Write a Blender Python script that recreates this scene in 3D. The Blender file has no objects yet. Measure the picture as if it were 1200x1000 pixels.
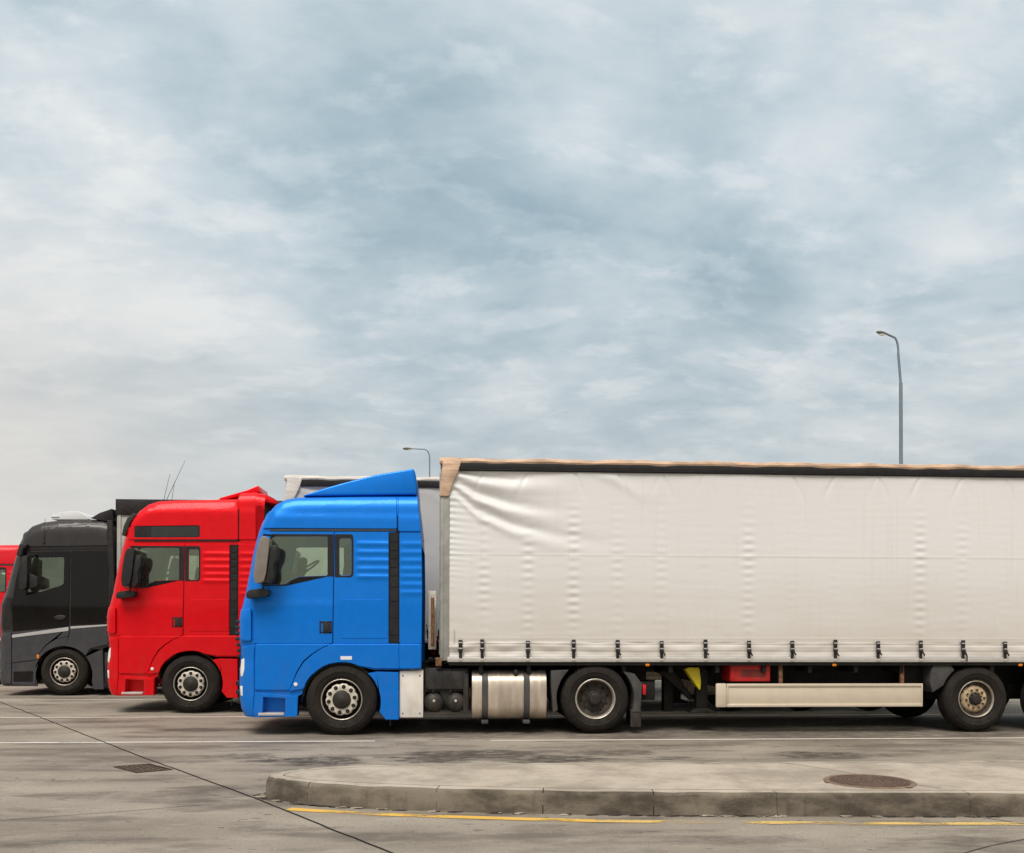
import bpy, bmesh, math, random
from mathutils import Vector, Matrix
random.seed(7)
S = bpy.context.scene
R = math.radians
# ------------------------------------------------------------------ camera
FPX, CX, HY, CAMH = 1200.0, 600.0, 722.5, 1.72
YAW, ROLL = R(3.8), 0.0032
cam = bpy.data.cameras.new('camera'); camo = bpy.data.objects.new('camera', cam)
S.collection.objects.link(camo)
cam.sensor_width = 36; cam.lens = 36 * FPX / 1200
cam.shift_y = (HY - 500) / 1200
cam.clip_end = 3000
camo.matrix_world = (Matrix.Translation((0, 0, CAMH)) @ Matrix.Rotation(-YAW, 4, 'Z')
                     @ Matrix.Rotation(R(90), 4, 'X') @ Matrix.Rotation(ROLL, 4, 'Z'))
S.camera = camo
S.view_settings.view_transform = 'Standard'; S.view_settings.look = 'None'
S.view_settings.exposure = 0.0; S.view_settings.gamma = 1.0
# ------------------------------------------------------------------ sun
SUN_EL, SUN_AZ = 56.0, 200.0      # azimuth clockwise from +Y (behind the camera, a little left)
sun = bpy.data.lights.new('sun', 'SUN'); suno = bpy.data.objects.new('sun', sun)
S.collection.objects.link(suno)
sun.energy = 3.0; sun.angle = R(30); sun.color = (1.0, 0.95, 0.88)
az = R(SUN_AZ)
sd = Vector((math.sin(az) * math.cos(R(SUN_EL)), math.cos(az) * math.cos(R(SUN_EL)), math.sin(R(SUN_EL))))
suno.rotation_euler = sd.to_track_quat('Z', 'Y').to_euler()


# ------------------------------------------------------------------ node helper
class N:
    def __init__(s, tree): s.t = tree; s.n = tree.nodes; s.l = tree.links
    def new(s, typ, **kw):
        n = s.n.new(typ)
        for k, v in kw.items(): setattr(n, k, v)
        return n
    def put(s, sock, v):
        if isinstance(v, bpy.types.NodeSocket): s.l.new(v, sock)
        elif isinstance(v, (tuple, list)) and len(v) == 3 and sock.type == 'RGBA': sock.default_value = (*v, 1)
        else: sock.default_value = v
    def math(s, op, a, b=0.0, c=0.0, clamp=False):
        n = s.new('ShaderNodeMath', operation=op, use_clamp=clamp)
        s.put(n.inputs[0], a); s.put(n.inputs[1], b); s.put(n.inputs[2], c); return n.outputs[0]
    def vmath(s, op, a, b=(0, 0, 0)):
        n = s.new('ShaderNodeVectorMath', operation=op)
        s.put(n.inputs[0], a); s.put(n.inputs[1], b); return n.outputs[0]
    def mix(s, f, a, b, blend='MIX'):
        n = s.new('ShaderNodeMix', data_type='RGBA', blend_type=blend)
        s.put(n.inputs[0], f); s.put(n.inputs[6], a); s.put(n.inputs[7], b); return n.outputs[2]
    def noise(s, vec, scale, detail=4, rough=.55, dist=0.0):
        n = s.new('ShaderNodeTexNoise'); s.put(n.inputs['Vector'], vec); s.put(n.inputs['Scale'], scale)
        n.inputs['Detail'].default_value = detail; n.inputs['Roughness'].default_value = rough
        n.inputs['Distortion'].default_value = dist; return n.outputs['Fac']
    def ramp(s, f, stops):
        n = s.new('ShaderNodeValToRGB'); s.put(n.inputs[0], f); e = n.color_ramp.elements
        while len(e) < len(stops): e.new(.5)
        for i, (p, c) in enumerate(stops):
            e[i].position = p; e[i].color = (c, c, c, 1) if isinstance(c, (int, float)) else (*c, 1)
        return n.outputs[0]
    def mrange(s, v, a, b, c=0.0, d=1.0, smooth=True):
        n = s.new('ShaderNodeMapRange', interpolation_type='SMOOTHSTEP' if smooth else 'LINEAR')
        s.put(n.inputs[0], v)
        for i, x in enumerate((a, b, c, d)): n.inputs[i + 1].default_value = x
        return n.outputs[0]
    def scale(s, v, sc):
        n = s.new('ShaderNodeMapping'); s.put(n.inputs[0], v); n.inputs['Scale'].default_value = sc
        return n.outputs[0]


def lin(r, g, b):
    f = lambda c: (c / 255 / 12.92) if c <= 10 else ((c / 255 + .055) / 1.055) ** 2.4
    return (f(r), f(g), f(b))


# ------------------------------------------------------------------ sky
def pxdir(px, py):                      # world direction of a photograph pixel (to place the cloud masses)
    dx, dy = px - CX, py - HY
    dx, dy = dx + ROLL * dy, dy - ROLL * dx
    a, b = dx / FPX, -dy / FPX
    return Vector((math.sin(YAW) + a * math.cos(YAW), math.cos(YAW) - a * math.sin(YAW), b)).normalized()


W = bpy.data.worlds.new('World'); S.world = W; W.use_nodes = True
W.node_tree.nodes.clear(); w = N(W.node_tree)
co = w.new('ShaderNodeTexCoord').outputs['Generated']
sky = w.new('ShaderNodeTexSky', sky_type='NISHITA', sun_disc=False)
sky.sun_elevation = R(SUN_EL); sky.sun_rotation = R(SUN_AZ); sky.dust_density = 2.0
sx = w.new('ShaderNodeSeparateXYZ'); w.put(sx.inputs[0], co)
zz = w.math('MAXIMUM', sx.outputs[2], 0.0)
inv = w.math('DIVIDE', 1.0, w.math('ADD', zz, 0.24))
cv = w.new('ShaderNodeCombineXYZ')
w.put(cv.inputs[0], w.math('MULTIPLY', sx.outputs[0], inv)); w.put(cv.inputs[1], w.math('MULTIPLY', sx.outputs[1], inv))
w.put(cv.inputs[2], 0.37)
cvec = cv.outputs[0]
warp = w.new('ShaderNodeTexNoise'); w.put(warp.inputs['Vector'], cvec); warp.inputs['Scale'].default_value = 1.3
sc = w.vmath('SUBTRACT', warp.outputs['Color'], (.5, .5, .5)); scn = w.new('ShaderNodeVectorMath', operation='SCALE')
w.put(scn.inputs[0], sc); scn.inputs['Scale'].default_value = .22
cw = w.vmath('ADD', cvec, scn.outputs[0])
n1 = w.noise(cw, 1.6, 4, .45)
n2 = w.mrange(w.noise(w.scale(cw, (1, 1, 1)), 4.2, 7, .50), .28, .72, .27, .73)
n3 = w.noise(w.scale(cw, (.9, 1.15, 1)), 12.0, 7, .6)
tone = w.math('ADD', w.math('MULTIPLY', n1, .62), w.math('MULTIPLY', n2, .58))
tone = w.math('ADD', tone, w.math('MULTIPLY', w.math('SUBTRACT', n3, .5), .30))
puff = w.noise(w.vmath('ADD', w.scale(cw, (.85, 1.2, 1)), (3.1, 7.7, 0)), 7.5, 8, .58)
tone = w.math('ADD', tone, w.mrange(puff, .50, .66, -.035, .105))
edge = w.noise(w.vmath('ADD', w.scale(cw, (.8, 1.3, 1)), (9.1, 1.7, 0)), 3.3, 9, .60)
tone = w.math('ADD', tone, w.mrange(edge, .42, .58, -.03, .03))
# broad masses: (px, py, radius, amount) -- thicker/darker and thinner/brighter areas of the overcast
MASS = [(50, 130, .11, .16), (160, 170, .05, .08), (690, 148, .09, .26), (530, 165, .03, .12), (1090, 40, .13, .15), (760, 20, .10, .12), (640, 10, .06, .08),
        (110, 330, .15, .18), (250, 350, .11, .17), (350, 130, .06, .08), (1170, 290, .09, .12), (840, 205, .06, .12), (620, 310, .08, .07), (1000, 150, .10, .04),
        (430, 215, .10, -.13), (560, 245, .10, -.13), (740, 265, .11, -.12), (640, 225, .06, -.08), (330, 50, .10, -.10), (240, 110, .05, -.05), (40, 20, .07, -.10), (860, 90, .10, -.05),
        (950, 290, .10, -.06), (330, 480, .14, -.10), (60, 470, .08, -.03), (760, 430, .2, -.03), (900, 380, .14, -.05), (20, 220, .05, -.08), (120, 235, .07, -.12), (180, 60, .08, -.05), (60, 420, .09, -.05)]
for px, py, rad, amt in MASS:
    d = pxdir(px, py)
    dist = w.new('ShaderNodeVectorMath', operation='DISTANCE')
    w.put(dist.inputs[0], w.vmath('MULTIPLY', w.vmath('ADD', co, (0, 0, 0)), (1, 1, 1.6))); dist.inputs[1].default_value = (d.x, d.y, d.z * 1.6)
    g = w.mrange(dist.outputs['Value'], 0, rad * 1.7, amt * .72, 0)
    tone = w.math('ADD', tone, g)
tone = w.math('ADD', w.math('MULTIPLY', w.math('SUBTRACT', tone, .56), w.mrange(zz, .02, .30, .45, 1.0)), .56)
cloud = w.ramp(tone, [(.20, lin(150, 174, 186)), (.38, lin(172, 193, 203)), (.54, lin(192, 208, 216)), (.72, lin(214, 224, 229)), (.95, lin(236, 240, 240))])
# low sky greyer and warmer, more even
hz = w.mrange(zz, 0.0, .40, 1, 0)
grey = w.ramp(tone, [(.25, lin(166, 176, 181)), (.52, lin(194, 201, 203)), (.85, lin(230, 229, 226))])
cloud = w.mix(w.math('MULTIPLY', hz, .95), cloud, grey)
# warm glow low on the left
dwl = w.new('ShaderNodeVectorMath', operation='DISTANCE'); w.put(dwl.inputs[0], co); dwl.inputs[1].default_value = pxdir(-60, 690)
cloud = w.mix(w.mrange(dwl.outputs['Value'], 0.0, .42, .75, 0), cloud, lin(232, 224, 215))
# the overcast is brighter overhead and behind the camera (where the hidden sun is)
cloud = w.mix(w.mrange(sx.outputs[1], .35, -.3, 0, .85), cloud, lin(214, 206, 194))
cloud = w.mix(w.mrange(zz, .60, .9, 0, .8), cloud, lin(222, 214, 203))
bk = w.mrange(sx.outputs[1], .45, -.7, 1.0, .95)
up = w.mrange(zz, .58, 1.0, 1.0, 1.55)
gain = w.math('MULTIPLY', bk, up)
cl2 = w.new('ShaderNodeVectorMath', operation='SCALE'); w.put(cl2.inputs[0], cloud); w.put(cl2.inputs['Scale'], gain)
skl = w.new('ShaderNodeVectorMath', operation='SCALE'); w.put(skl.inputs[0], sky.outputs[0]); skl.inputs['Scale'].default_value = .10
mixed = w.mix(.93, skl.outputs[0], cl2.outputs[0])
bg = w.new('ShaderNodeBackground'); w.put(bg.inputs[0], mixed); bg.inputs[1].default_value = 1.0
wo = w.new('ShaderNodeOutputWorld'); w.l.new(bg.outputs[0], wo.inputs[0])


# ------------------------------------------------------------------ photo <-> world
def ray(px, py):
    dx, dy = px - CX, py - HY
    dx, dy = dx + ROLL * dy, dy - ROLL * dx
    a, b = dx / FPX, -dy / FPX
    return math.sin(YAW) + a * math.cos(YAW), math.cos(YAW) - a * math.sin(YAW), b
def P(px, py, Y):
    x, y, z = ray(px, py); t = Y / y; return (x * t, CAMH + z * t)
def G(px, py, z=0.0):
    x, y, zz_ = ray(px, py); t = (z - CAMH) / zz_; return (x * t, y * t)


# ------------------------------------------------------------------ materials
MATS = {}
def base_mat(name):
    m = bpy.data.materials.new(name); m.use_nodes = True; m.node_tree.nodes.clear()
    n = N(m.node_tree); b = n.new('ShaderNodeBsdfPrincipled'); o = n.new('ShaderNodeOutputMaterial')
    n.l.new(b.outputs[0], o.inputs[0]); MATS[name] = m
    return m, n, b
def bump(n, b, h, dist, strength=.5):
    bp = n.new('ShaderNodeBump'); n.put(bp.inputs['Height'], h); bp.inputs['Distance'].default_value = dist
    bp.inputs['Strength'].default_value = strength; n.l.new(bp.outputs[0], b.inputs['Normal'])
def mat_simple(name, col, rough=.5, metal=0.0, var=.12, vscale=6, coat=0.0, dirt=0.0, bumpd=0.0, dirtcol=(.16, .12, .085), stretch=(1, 1, 1), vivid=None):
    m, n, b = base_mat(name)
    tc = n.new('ShaderNodeTexCoord').outputs['Object']
    v = n.scale(tc, stretch)
    ns = n.noise(v, vscale, 6, .6)
    c = n.mix(n.mrange(ns, .3, .7, 0, 1), tuple(x * (1 - var) for x in col), tuple(min(1, x * (1 + var)) for x in col))
    if dirt:
        ge = n.new('ShaderNodeNewGeometry').outputs['Position']
        sp = n.new('ShaderNodeSeparateXYZ'); n.put(sp.inputs[0], ge)
        low = n.mrange(sp.outputs[2], .25, 1.6, 1, .12)
        dn = n.mrange(n.noise(n.scale(tc, (3, 3, 1.2)), 2.2, 8, .65), .38, .72, 0, 1)
        c = n.mix(n.math('MULTIPLY', n.math('MULTIPLY', low, dn), dirt), c, dirtcol)
    n.put(b.inputs['Base Color'], c)
    if coat: b.inputs['Specular IOR Level'].default_value = .25
    elif max(col) < .1 and not metal: b.inputs['Specular IOR Level'].default_value = .25
    n.put(b.inputs['Roughness'], n.mrange(n.noise(v, vscale * 2.3, 4), .3, .7, max(.03, rough - (.015 if coat else .07)), min(1, rough + (.02 if coat else .09))))
    b.inputs['Metallic'].default_value = metal
    b.inputs['Coat Weight'].default_value = coat; b.inputs['Coat Roughness'].default_value = .05
    if bumpd: bump(n, b, n.noise(v, vscale * 5, 4), bumpd)
    return m
M = {}
M['blue'] = mat_simple('blue_paint', (.000, .185, .72), .38, metal=.32, coat=.14, var=.04, dirt=.14)
M['red'] = mat_simple('red_paint', (.74, .0005, .007), .38, metal=.30, coat=.13, var=.05, dirt=.14)
M['redold'] = mat_simple('red_paint_distant', (.66, .003, .015), .4, coat=.18, var=.06, dirt=.1)
M['black'] = mat_simple('black_gloss_paint', (.0035, .003, .003), .14, coat=.22, var=.1, dirt=.1)
M['greyp'] = mat_simple('dark_grey_paint', (.032, .030, .030), .34, coat=.22, var=.1, dirt=.15)
M['greylow'] = mat_simple('slate_grey_paint', (.046, .048, .055), .4, coat=.15, var=.1, dirt=.2)
M['plastic'] = mat_simple('black_plastic', (.022, .022, .023), .5, var=.2, dirt=.35, bumpd=.002)
M['mirror'] = mat_simple('mirror_housing_plastic', (.21, .185, .16), .34, var=.1, dirt=.1)
M['strip'] = mat_simple('dark_vent_plastic', (.020, .019, .02), .35, var=.2)
M['rubber'] = mat_simple('tyre_rubber', (.015, .0125, .0105), .85, var=.22, vscale=9, dirt=.35, bumpd=.004, dirtcol=(.050, .039, .030))
M['cream'] = mat_simple('cream_wheel_paint', (.60, .55, .47), .45, var=.12, vscale=12, dirt=.25)
M['rimsteel'] = mat_simple('worn_rim_steel', (.48, .44, .38), .42, metal=.5, var=.2, vscale=14, dirt=.3)
M['rimdark'] = mat_simple('dark_dish_paint', (.05, .043, .036), .55, var=.3, vscale=14, dirt=.3)
M['rimgold'] = mat_simple('dusty_yellow_wheel_paint', (.48, .36, .21), .55, var=.35, vscale=14, dirt=.5)
M['hub'] = mat_simple('hub_grease_grey', (.030, .026, .023), .5, var=.25, vscale=12)
M['nut'] = mat_simple('wheel_nut_steel', (.045, .038, .032), .45, metal=.4, var=.2)
M['alu'] = mat_simple('aluminium', (.62, .60, .57), .42, metal=.55, var=.08, stretch=(1, 1, 6))
M['guard'] = mat_simple('anodised_side_guard', (.66, .575, .455), .42, metal=.2, var=.04, vscale=3, dirt=.10, stretch=(.4, 1, 2))
M['tank'] = mat_simple('brushed_tank_aluminium', (.62, .535, .44), .36, metal=.6, var=.2, vscale=2.5, dirt=.35, stretch=(2.4, 1, .35))
M['white'] = mat_simple('white_cover_paint', (.74, .70, .65), .4, var=.06, dirt=.35, vscale=4, dirtcol=(.34, .25, .17))
M['chassis'] = mat_simple('black_chassis', (.009, .008, .007), .6, var=.3, dirt=.3, dirtcol=(.05, .04, .03))
M['guardplastic'] = mat_simple('grey_mudguard_plastic', (.060, .060, .062), .55, var=.15, dirt=.3, bumpd=.002)
M['postgrey'] = mat_simple('grey_corner_post', (.30, .30, .28), .5, var=.15, dirt=.3)
M['rail'] = mat_simple('dark_roof_rail', (.016, .0155, .016), .45, var=.2)
M['orange'] = mat_simple('orange_marker', (.75, .22, .01), .25, var=.05)
M['redlens'] = mat_simple('red_lens', (.55, .01, .02), .2, var=.05)
M['yellow'] = mat_simple('yellow_chock', (.75, .60, .01), .45, var=.1, dirt=.2)
M['redbox'] = mat_simple('red_box_plastic', (.50, .008, .010), .5, var=.1, dirt=.35)
M['rust'] = mat_simple('rusty_steel', (.16, .075, .035), .8, var=.45, vscale=16, bumpd=.004)
M['whitelens'] = mat_simple('pale_lens', (.78, .76, .72), .18, var=.04)
M['seat'] = mat_simple('seat_fabric', (.055, .035, .030), .9, var=.2)
M['dash'] = mat_simple('dashboard_plastic', (.05, .045, .04), .6, var=.1)
M['lining'] = mat_simple('cab_lining', (.42, .41, .33), .8, var=.08)
M['galv'] = mat_simple('galvanised_pole', (.20, .25, .29), .5, metal=.4, var=.1, stretch=(1, 1, .3))
M['lamphead'] = mat_simple('lamp_head_grey', (.10, .11, .09), .5, var=.1)
M['label'] = mat_simple('white_sticker', (.75, .77, .80), .4, var=.03)
M['iron'] = mat_simple('rusty_cast_iron', (.095, .055, .036), .7, var=.4, vscale=18, bumpd=.006, metal=.2)
M['ironlight'] = mat_simple('dusty_cast_iron', (.17, .115, .075), .8, var=.3, vscale=14, bumpd=.005)
M['dark'] = mat_simple('dark_gap', (.010, .009, .008), .9, var=.2)
M['stripe'] = mat_simple('silver_stripe', (.42, .42, .42), .35, var=.05, dirt=.2)
M['acwhite'] = mat_simple('white_roof_unit', (.68, .70, .72), .4, var=.03)
M['blacktarp'] = mat_simple('black_tarpaulin', (.022, .02, .021), .5, var=.25, vscale=3, bumpd=.02)
M['silverside'] = mat_simple('silver_trailer_side', (.34, .34, .31), .45, var=.12, dirt=.15)


def glass(name, tint, refl=1.0):
    m = bpy.data.materials.new(name); m.use_nodes = True; m.node_tree.nodes.clear(); n = N(m.node_tree)
    t = n.new('ShaderNodeBsdfTransparent'); t.inputs[0].default_value = (*tint, 1)
    g = n.new('ShaderNodeBsdfGlossy'); g.inputs['Roughness'].default_value = .03; g.inputs[0].default_value = (.62, .80, .62, 1)
    f = n.new('ShaderNodeFresnel'); f.inputs[0].default_value = 1.5
    dn = n.noise(n.new('ShaderNodeTexCoord').outputs['Object'], 3, 5)
    df = n.new('ShaderNodeBsdfDiffuse'); df.inputs[0].default_value = (.45, .45, .38, 1)
    mx0 = n.new('ShaderNodeMixShader'); n.put(mx0.inputs[0], n.mrange(dn, .3, .8, .03, .10)); n.l.new(t.outputs[0], mx0.inputs[1]); n.l.new(df.outputs[0], mx0.inputs[2])
    mx = n.new('ShaderNodeMixShader'); n.put(mx.inputs[0], n.math('ADD', n.math('MULTIPLY', f.outputs[0], refl), .15, clamp=True))
    n.l.new(mx0.outputs[0], mx.inputs[1]); n.l.new(g.outputs[0], mx.inputs[2])
    o = n.new('ShaderNodeOutputMaterial'); n.l.new(mx.outputs[0], o.inputs[0]); return m
M['glass'] = glass('tinted_side_glass', (.82, .93, .79), 1.2)
M['glassdark'] = glass('dark_tinted_glass', (.12, .14, .12), 2.0)
def mat_mirror():
    m, n, b = base_mat('mirror_glass'); b.inputs['Base Color'].default_value = (.6, .62, .62, 1); b.inputs['Metallic'].default_value = 1
    n.put(b.inputs['Roughness'], n.mrange(n.noise(n.new('ShaderNodeTexCoord').outputs['Object'], 4), 0, 1, .02, .08)); return m
M['mglass'] = mat_mirror()


def mat_tarp(name, c0, c1, grime=.5):
    m, n, b = base_mat(name)
    ge = n.new('ShaderNodeNewGeometry').outputs['Position']; tc = n.new('ShaderNodeTexCoord').outputs['Object']
    sp = n.new('ShaderNodeSeparateXYZ'); n.put(sp.inputs[0], tc)
    # the cloth is browner low down
    lowbrown = n.mrange(sp.outputs[2], 1.2, 2.9, 1, 0)
    lowbrown = n.math('MULTIPLY', lowbrown, n.mrange(n.noise(n.scale(tc, (.5, 1, 1.6)), 1.6, 6, .6), .25, .75, .55, 1.0))
    c = n.mix(n.math('MULTIPLY', lowbrown, .9), c0, c1)
    streak = n.mrange(n.noise(n.scale(tc, (9, 1, .35)), 1.5, 7, .6), .52, .78, 0, 1)
    c = n.mix(n.math('MULTIPLY', streak, .14 * grime * 2), c, (.42, .36, .29))
    blot = n.mrange(n.noise(tc, 2.1, 8, .68), .58, .75, 0, 1)
    c = n.mix(n.math('MULTIPLY', blot, .10 * grime * 2), c, (.40, .34, .27))
    n.put(b.inputs['Base Color'], c); b.inputs['Roughness'].default_value = .42
    b.inputs['Specular IOR Level'].default_value = .45
    wv = n.noise(n.scale(tc, (1, 1, 2.2)), 9, 5, .6)
    h = n.math('ADD', n.math('MULTIPLY', wv, .6), n.math('MULTIPLY', n.noise(n.scale(tc, (.6, 1, 3.0)), 3.0, 4), 1.0))
    bump(n, b, h, .004, .3)
    return m
M['tarp'] = mat_tarp('white_curtain_tarpaulin', (.73, .73, .73), (.58, .535, .475))
M['tarpgrey'] = mat_tarp('pale_grey_curtain', (.52, .52, .52), (.46, .45, .44), .6)
M['cap'] = mat_simple('stained_cap_tarpaulin', (.52, .36, .25), .6, var=.32, vscale=5, bumpd=.01, stretch=(.6, 1, 3))
M['capwhite'] = mat_simple('pale_cap_tarpaulin', (.62, .58, .52), .6, var=.15, vscale=5, bumpd=.01, stretch=(.6, 1, 3))


def spots(n, pos, col, items, darkcol):
    """stains and dark patches with shapes of their own: (X, Y, rx, ry, strength)"""
    wn = n.new('ShaderNodeTexNoise'); n.put(wn.inputs['Vector'], n.scale(pos, (.8, 2.2, 1))); wn.inputs['Scale'].default_value = 1.9
    wn.inputs['Detail'].default_value = 6; wn.inputs['Roughness'].default_value = .65
    s_ = n.new('ShaderNodeVectorMath', operation='MULTIPLY'); n.put(s_.inputs[0], n.vmath('SUBTRACT', wn.outputs['Color'], (.5, .5, .5)))
    s_.inputs[1].default_value = (1.7, .42, 0)
    wp = n.vmath('ADD', pos, s_.outputs[0])
    acc = None
    for X, Y, rx, ry, st in items:
        q = n.vmath('MULTIPLY', n.vmath('SUBTRACT', wp, (X, Y, 0)), (1 / rx, 1 / ry, 0))
        L = n.new('ShaderNodeVectorMath', operation='LENGTH'); n.put(L.inputs[0], q)
        g = n.mrange(L.outputs['Value'], .55, 1.05, min(1, st * 1.15), 0)
        acc = g if acc is None else n.math('MAXIMUM', acc, g)
    acc = n.math('MULTIPLY', acc, n.mrange(n.noise(n.scale(pos, (1, 1.6, 1)), 4.5, 8, .72), .36, .56, .25, 1))
    return n.mix(acc, col, darkcol)


def gspot(px, py, wpx, hpx, st):
    X, Y = G(px, py); X2, _ = G(px + wpx / 2, py); _, Ya = G(px, py - hpx / 2); _, Yb = G(px, py + hpx / 2)
    return (X, Y, max(.05, abs(X2 - X)), max(.05, abs(Ya - Yb) / 2), st)


def mat_ground():
    m, n, b = base_mat('stained_concrete')
    pos = n.new('ShaderNodeNewGeometry').outputs['Position']
    pos = n.vmath('MULTIPLY', pos, (1, 1, 0))
    big = n.noise(n.scale(pos, (.5, .9, 1)), .6, 6, .6)
    c = n.ramp(big, [(.32, (.180, .154, .122)), (.50, (.275, .241, .196)), (.70, (.375, .332, .273))])
    streak = n.noise(n.scale(pos, (.4, 1.3, 1)), 1.5, 8, .64)
    c = n.mix(n.mrange(streak, .47, .64, 0, .75), c, (.095, .077, .058))
    st2 = n.noise(n.scale(pos, (.7, 1.5, 1)), 2.4, 8, .7)
    c = n.mix(n.mrange(st2, .54, .68, 0, .5), c, (.38, .345, .295))
    fine = n.noise(pos, 55, 4, .7)
    c = n.mix(n.mrange(fine, .38, .66, 0, .42), c, (.12, .10, .085))
    grit = n.noise(pos, 9, 8, .75)
    c = n.mix(n.mrange(grit, .56, .70, 0, .55), c, (.10, .083, .064))
    peb = n.noise(pos, 24, 5, .7)
    c = n.mix(n.mrange(peb, .58, .70, 0, .6), c, (.085, .07, .055))
    c = n.mix(n.mrange(peb, .42, .30, 0, .45), c, (.42, .385, .335))
    dot = n.noise(pos, 7.5, 2, .5)
    c = n.mix(n.mrange(dot, .70, .735, 0, .7), c, (.06, .048, .038))
    drip = n.noise(n.scale(pos, (.8, 1.6, 1)), 3.3, 3, .5)
    c = n.mix(n.mrange(drip, .66, .72, 0, .55), c, (.075, .06, .046))
    oil_and_dark_bands = [gspot(370, 892, 150, 15, .9), gspot(560, 884, 210, 12, .85), gspot(650, 890, 150, 13, .9), gspot(500, 890, 110, 12, .85), gspot(720, 882, 120, 9, .7), gspot(290, 886, 90, 8, .6), gspot(250, 855, 170, 5, .6),
           gspot(960, 885, 150, 11, .85), gspot(240, 930, 130, 26, .42), gspot(780, 889, 50, 5, .7), gspot(120, 880, 120, 6, .35),
           gspot(640, 852, 700, 30, .55), gspot(980, 852, 700, 34, .55), gspot(120, 845, 160, 4, .4), gspot(1120, 880, 120, 5, .4),  # first two: broad dark bands on the ground under the near truck
           gspot(860, 985, 220, 14, .4), gspot(1130, 985, 90, 16, .35), gspot(30, 885, 90, 6, .35), gspot(540, 862, 160, 7, .5), gspot(200, 893, 180, 5, .45), gspot(130, 985, 260, 8, .3),
           gspot(730, 876, 260, 8, .35), gspot(1060, 874, 200, 5, .35)]
    c = spots(n, pos, c, oil_and_dark_bands, (.048, .038, .029))
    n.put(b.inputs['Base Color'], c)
    n.put(b.inputs['Roughness'], n.mrange(streak, .3, .7, .90, .72))
    h = n.math('ADD', n.math('MULTIPLY', fine, .5), grit)
    bump(n, b, h, .006, .6)
    return m
M['ground'] = mat_ground()


def mat_kerb(name, col, dark, amount):
    m, n, b = base_mat(name)
    pos = n.new('ShaderNodeNewGeometry').outputs['Position']
    a = n.noise(n.scale(pos, (1, 1, 2.2)), 1.6, 8, .66)
    c = n.mix(n.mrange(a, .36, .66, 0, amount), col, dark)
    s_ = n.noise(n.scale(pos, (7, 7, .8)), 1.9, 6, .65)
    c = n.mix(n.mrange(s_, .52, .75, 0, .4 * amount), c, tuple(x * .6 for x in dark))
    f = n.noise(pos, 60, 4, .7)
    c = n.mix(n.mrange(f, .4, .7, 0, .22), c, tuple(x * .5 for x in col))
    n.put(b.inputs['Base Color'], c); b.inputs['Roughness'].default_value = .85
    bump(n, b, n.math('ADD', f, n.noise(pos, 12, 6)), .006, .7); return m
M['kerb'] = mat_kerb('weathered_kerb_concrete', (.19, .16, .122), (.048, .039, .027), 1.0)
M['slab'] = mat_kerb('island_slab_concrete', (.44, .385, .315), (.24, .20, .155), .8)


def mat_paintline(name, col, wear, ground=(.26, .235, .20)):
    m, n, b = base_mat(name)
    pos = n.vmath('MULTIPLY', n.new('ShaderNodeNewGeometry').outputs['Position'], (1, 1, 0))
    a = n.noise(n.scale(pos, (1.0, 3, 1)), 1.4, 8, .7)
    f = n.noise(pos, 26, 6, .75)
    k = n.mrange(n.math('ADD', n.math('MULTIPLY', a, .75), n.math('MULTIPLY', f, .25)), wear - .06, wear + .06, 0, 1)
    tr = n.new('ShaderNodeBsdfTransparent')
    n.put(b.inputs['Base Color'], n.mix(n.mrange(f, .4, .7, 0, .3), col, tuple(x * .72 for x in col)))
    b.inputs['Roughness'].default_value = .7
    mx = n.new('ShaderNodeMixShader'); n.put(mx.inputs[0], k); n.l.new(tr.outputs[0], mx.inputs[2]); n.l.new(b.outputs[0], mx.inputs[1])
    o = [x for x in n.n if x.type == 'OUTPUT_MATERIAL'][0]; n.l.new(mx.outputs[0], o.inputs[0]); return m
M['wline'] = mat_paintline('worn_white_line_paint', (.66, .62, .56), .585)
M['wline2'] = mat_paintline('very_worn_white_line_paint', (.50, .46, .40), .46)
M['yline'] = mat_paintline('worn_yellow_line_paint', (.66, .40, .07), .535)
M['yline2'] = mat_paintline('very_worn_yellow_line_paint', (.60, .41, .13), .515)


# ------------------------------------------------------------------ mesh helpers
COL = S.collection
def link(name, bm, mats, parent=None, label=None, smooth=40, recalc=True):
    if recalc: bmesh.ops.recalc_face_normals(bm, faces=bm.faces)
    me = bpy.data.meshes.new(name); bm.to_mesh(me); bm.free()
    for mm in (mats if isinstance(mats, (list, tuple)) else [mats]): me.materials.append(M[mm])
    if smooth:
        me.polygons.foreach_set('use_smooth', [True] * len(me.polygons)); me.set_sharp_from_angle(angle=R(smooth))
    o = bpy.data.objects.new(name, me); COL.objects.link(o)
    if parent: o.parent = parent
    if label: o['label'] = label
    return o
def thing(name, label, cat, loc, group=None):
    o = bpy.data.objects.new(name, None); COL.objects.link(o); o.location = loc; o.empty_display_size = .3
    o['label'] = label; o['category'] = cat
    if group: o['group'] = group
    return o
def B(): return bmesh.new()
def merge(bm, src, mi=0):
    me = bpy.data.meshes.new('t'); src.to_mesh(me); src.free()
    n0 = len(bm.faces); bm.from_mesh(me); bpy.data.meshes.remove(me); bm.faces.ensure_lookup_table()
    for f in bm.faces[n0:]: f.material_index = mi
    return bm
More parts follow.
